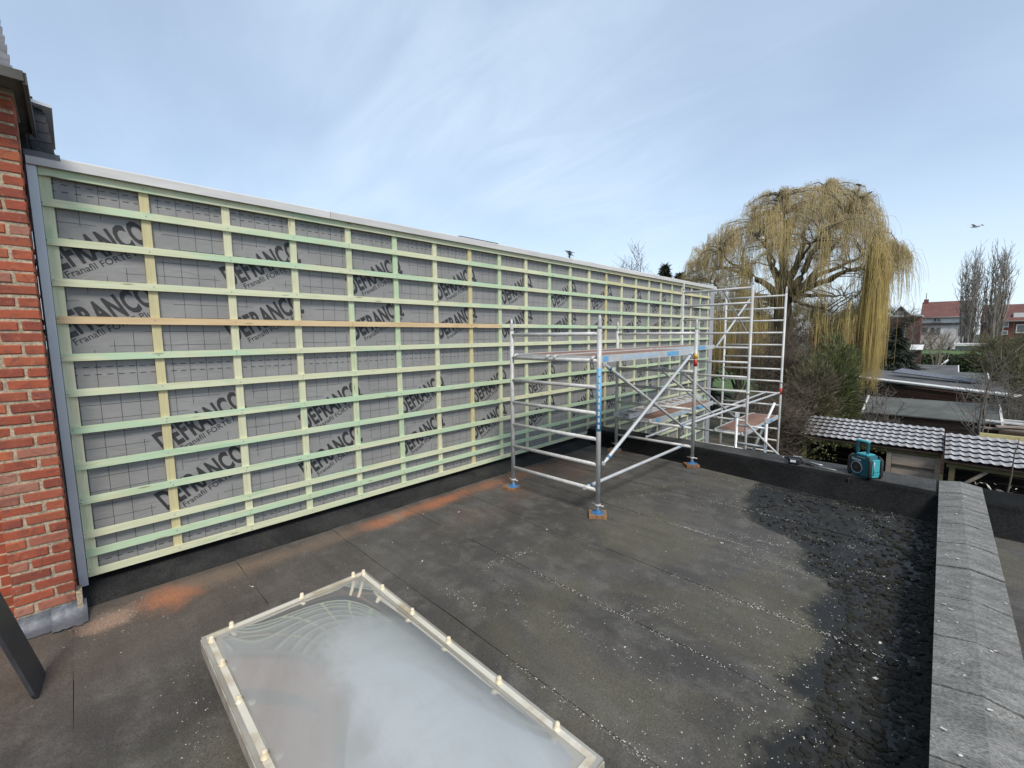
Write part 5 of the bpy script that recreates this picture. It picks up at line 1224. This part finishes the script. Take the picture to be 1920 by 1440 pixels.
# sapling just behind the parapet
sp_ = thing('sapling', tuple(at_y(1891, 918, 8.0)*np.array([1, 1, 0])+np.array([0, 0, GZ])), 'single thin dark sapling stem behind the parapet at right', 'sapling')
pts = [at_y(1886, 1100, 8.0), at_y(1889, 925, 8.0), at_y(1897, 890, 8.0), at_y(1902, 850, 8.02), at_y(1908, 838, 8.0), at_y(1911, 822, 8.0)]
pts = [(pts[0][0], 8.0, GZ)]+[tuple(q) for q in pts[1:]]
B().path(pts, [.016, .011, .008, .006, .005, .004], 7).build('stem', m_twig, sp_)
V, F = leaves(26, at_y(1897, 921, 7.7), (.35, .1, .05), .03, 71); dl = thing('dead_leaves', tuple(at_y(1897, 921, 7.7)), 'pale withered shoots poking up behind the parapet', 'plant'); np_mesh('leaves', V, F, M('withered_leaf', (.42, .40, .33), rand=0, bump=0), dl)
x_, y_, z_ = at_y(1897, 924, 7.7); B().tube((x_, y_, GZ), (x_, y_, z_), .01, n=5).build('stem', m_twig, dl)

# ================================================================== birds
m_crow = M('crow_feather', (.012, .012, .014), rand=0, bump=0); m_gull = M('gull_feather', (.66, .66, .66), (.42, .43, .45), 6, .7, rand=0, bump=0)
def bird(lb, pos, s_, mat, rz, name='perched_bird', group=None):
    p = Vector(pos); d = Vector((math.cos(rz), math.sin(rz), .55)).normalized(); t = thing(name, pos, lb, 'bird', group)
    B().path([p-d*.20*s_, p-d*.12*s_, p, p+d*.10*s_, p+d*.15*s_, p+d*.19*s_, p+d*.22*s_], [.008*s_, .03*s_, .055*s_, .045*s_, .028*s_, .03*s_, .012*s_], 8).path([p+d*.21*s_, p+d*.21*s_+Vector((math.cos(rz), math.sin(rz), 0))*.05*s_], [.009*s_, .002*s_], 5).path([p-d*.19*s_, p-d*.34*s_], [.018*s_, .03*s_], 6).build('body', mat, t)
    for e in (-1, 1):
        o = Vector((-math.sin(rz), math.cos(rz), 0))*.02*s_*e; B().tube(p+o-Vector((0, 0, .03*s_)), p+o-Vector((0, 0, .14*s_)), .006*s_, n=4).build('leg', mat, t)
    return t
bird('black crow on the topmost willow twigs', at_y(1611, 347, 27), 1.0, m_crow, 2.5, group='crows in the willow'); bird('black crow perched just below the topmost crow', at_y(1604, 359, 27), .9, m_crow, .5, group='crows in the willow'); bird('black crow leaning out on the outer willow limb', at_y(1625, 365, 27), 1.1, m_crow, .4, group='crows in the willow')
bird('white gull sitting on a shed roof below the hedge', at_z(1773, 678, -.25), 1.35, m_gull, 1.0, 'gull')
g0 = Vector(at_y(1829, 425, 45)); fg = thing('gull', g0, 'gull gliding with spread wings in the open sky', 'bird')
B().path([g0+Vector((-.25, 0, 0)), g0+Vector((-.1, 0, .0)), g0+Vector((.08, 0, 0)), g0+Vector((.2, 0, .02)), g0+Vector((.27, 0, .01))], [.01, .06, .07, .05, .015], 8).build('body', m_gull, fg)
for e in (-1, 1):
    a_, b_, c_ = g0+Vector((.1, 0, .03)), g0+Vector((.10+.22*e, .25*e, .16)), g0+Vector((.02+.42*e, .5*e, .08)); w_ = Vector((-.13, .02, 0))
    B().addmesh([a_, b_, c_, c_+w_*.2, b_+w_, a_+w_*1.3]+[q-Vector((0, 0, .015)) for q in (a_, b_, c_, c_+w_*.2, b_+w_, a_+w_*1.3)], [(0, 1, 4, 5), (1, 2, 3, 4), (11, 10, 7, 6), (10, 9, 8, 7), (0, 6, 7, 1), (1, 7, 8, 2), (2, 8, 9, 3), (3, 9, 10, 4), (4, 10, 11, 5)]).build('wing', m_gull, fg)
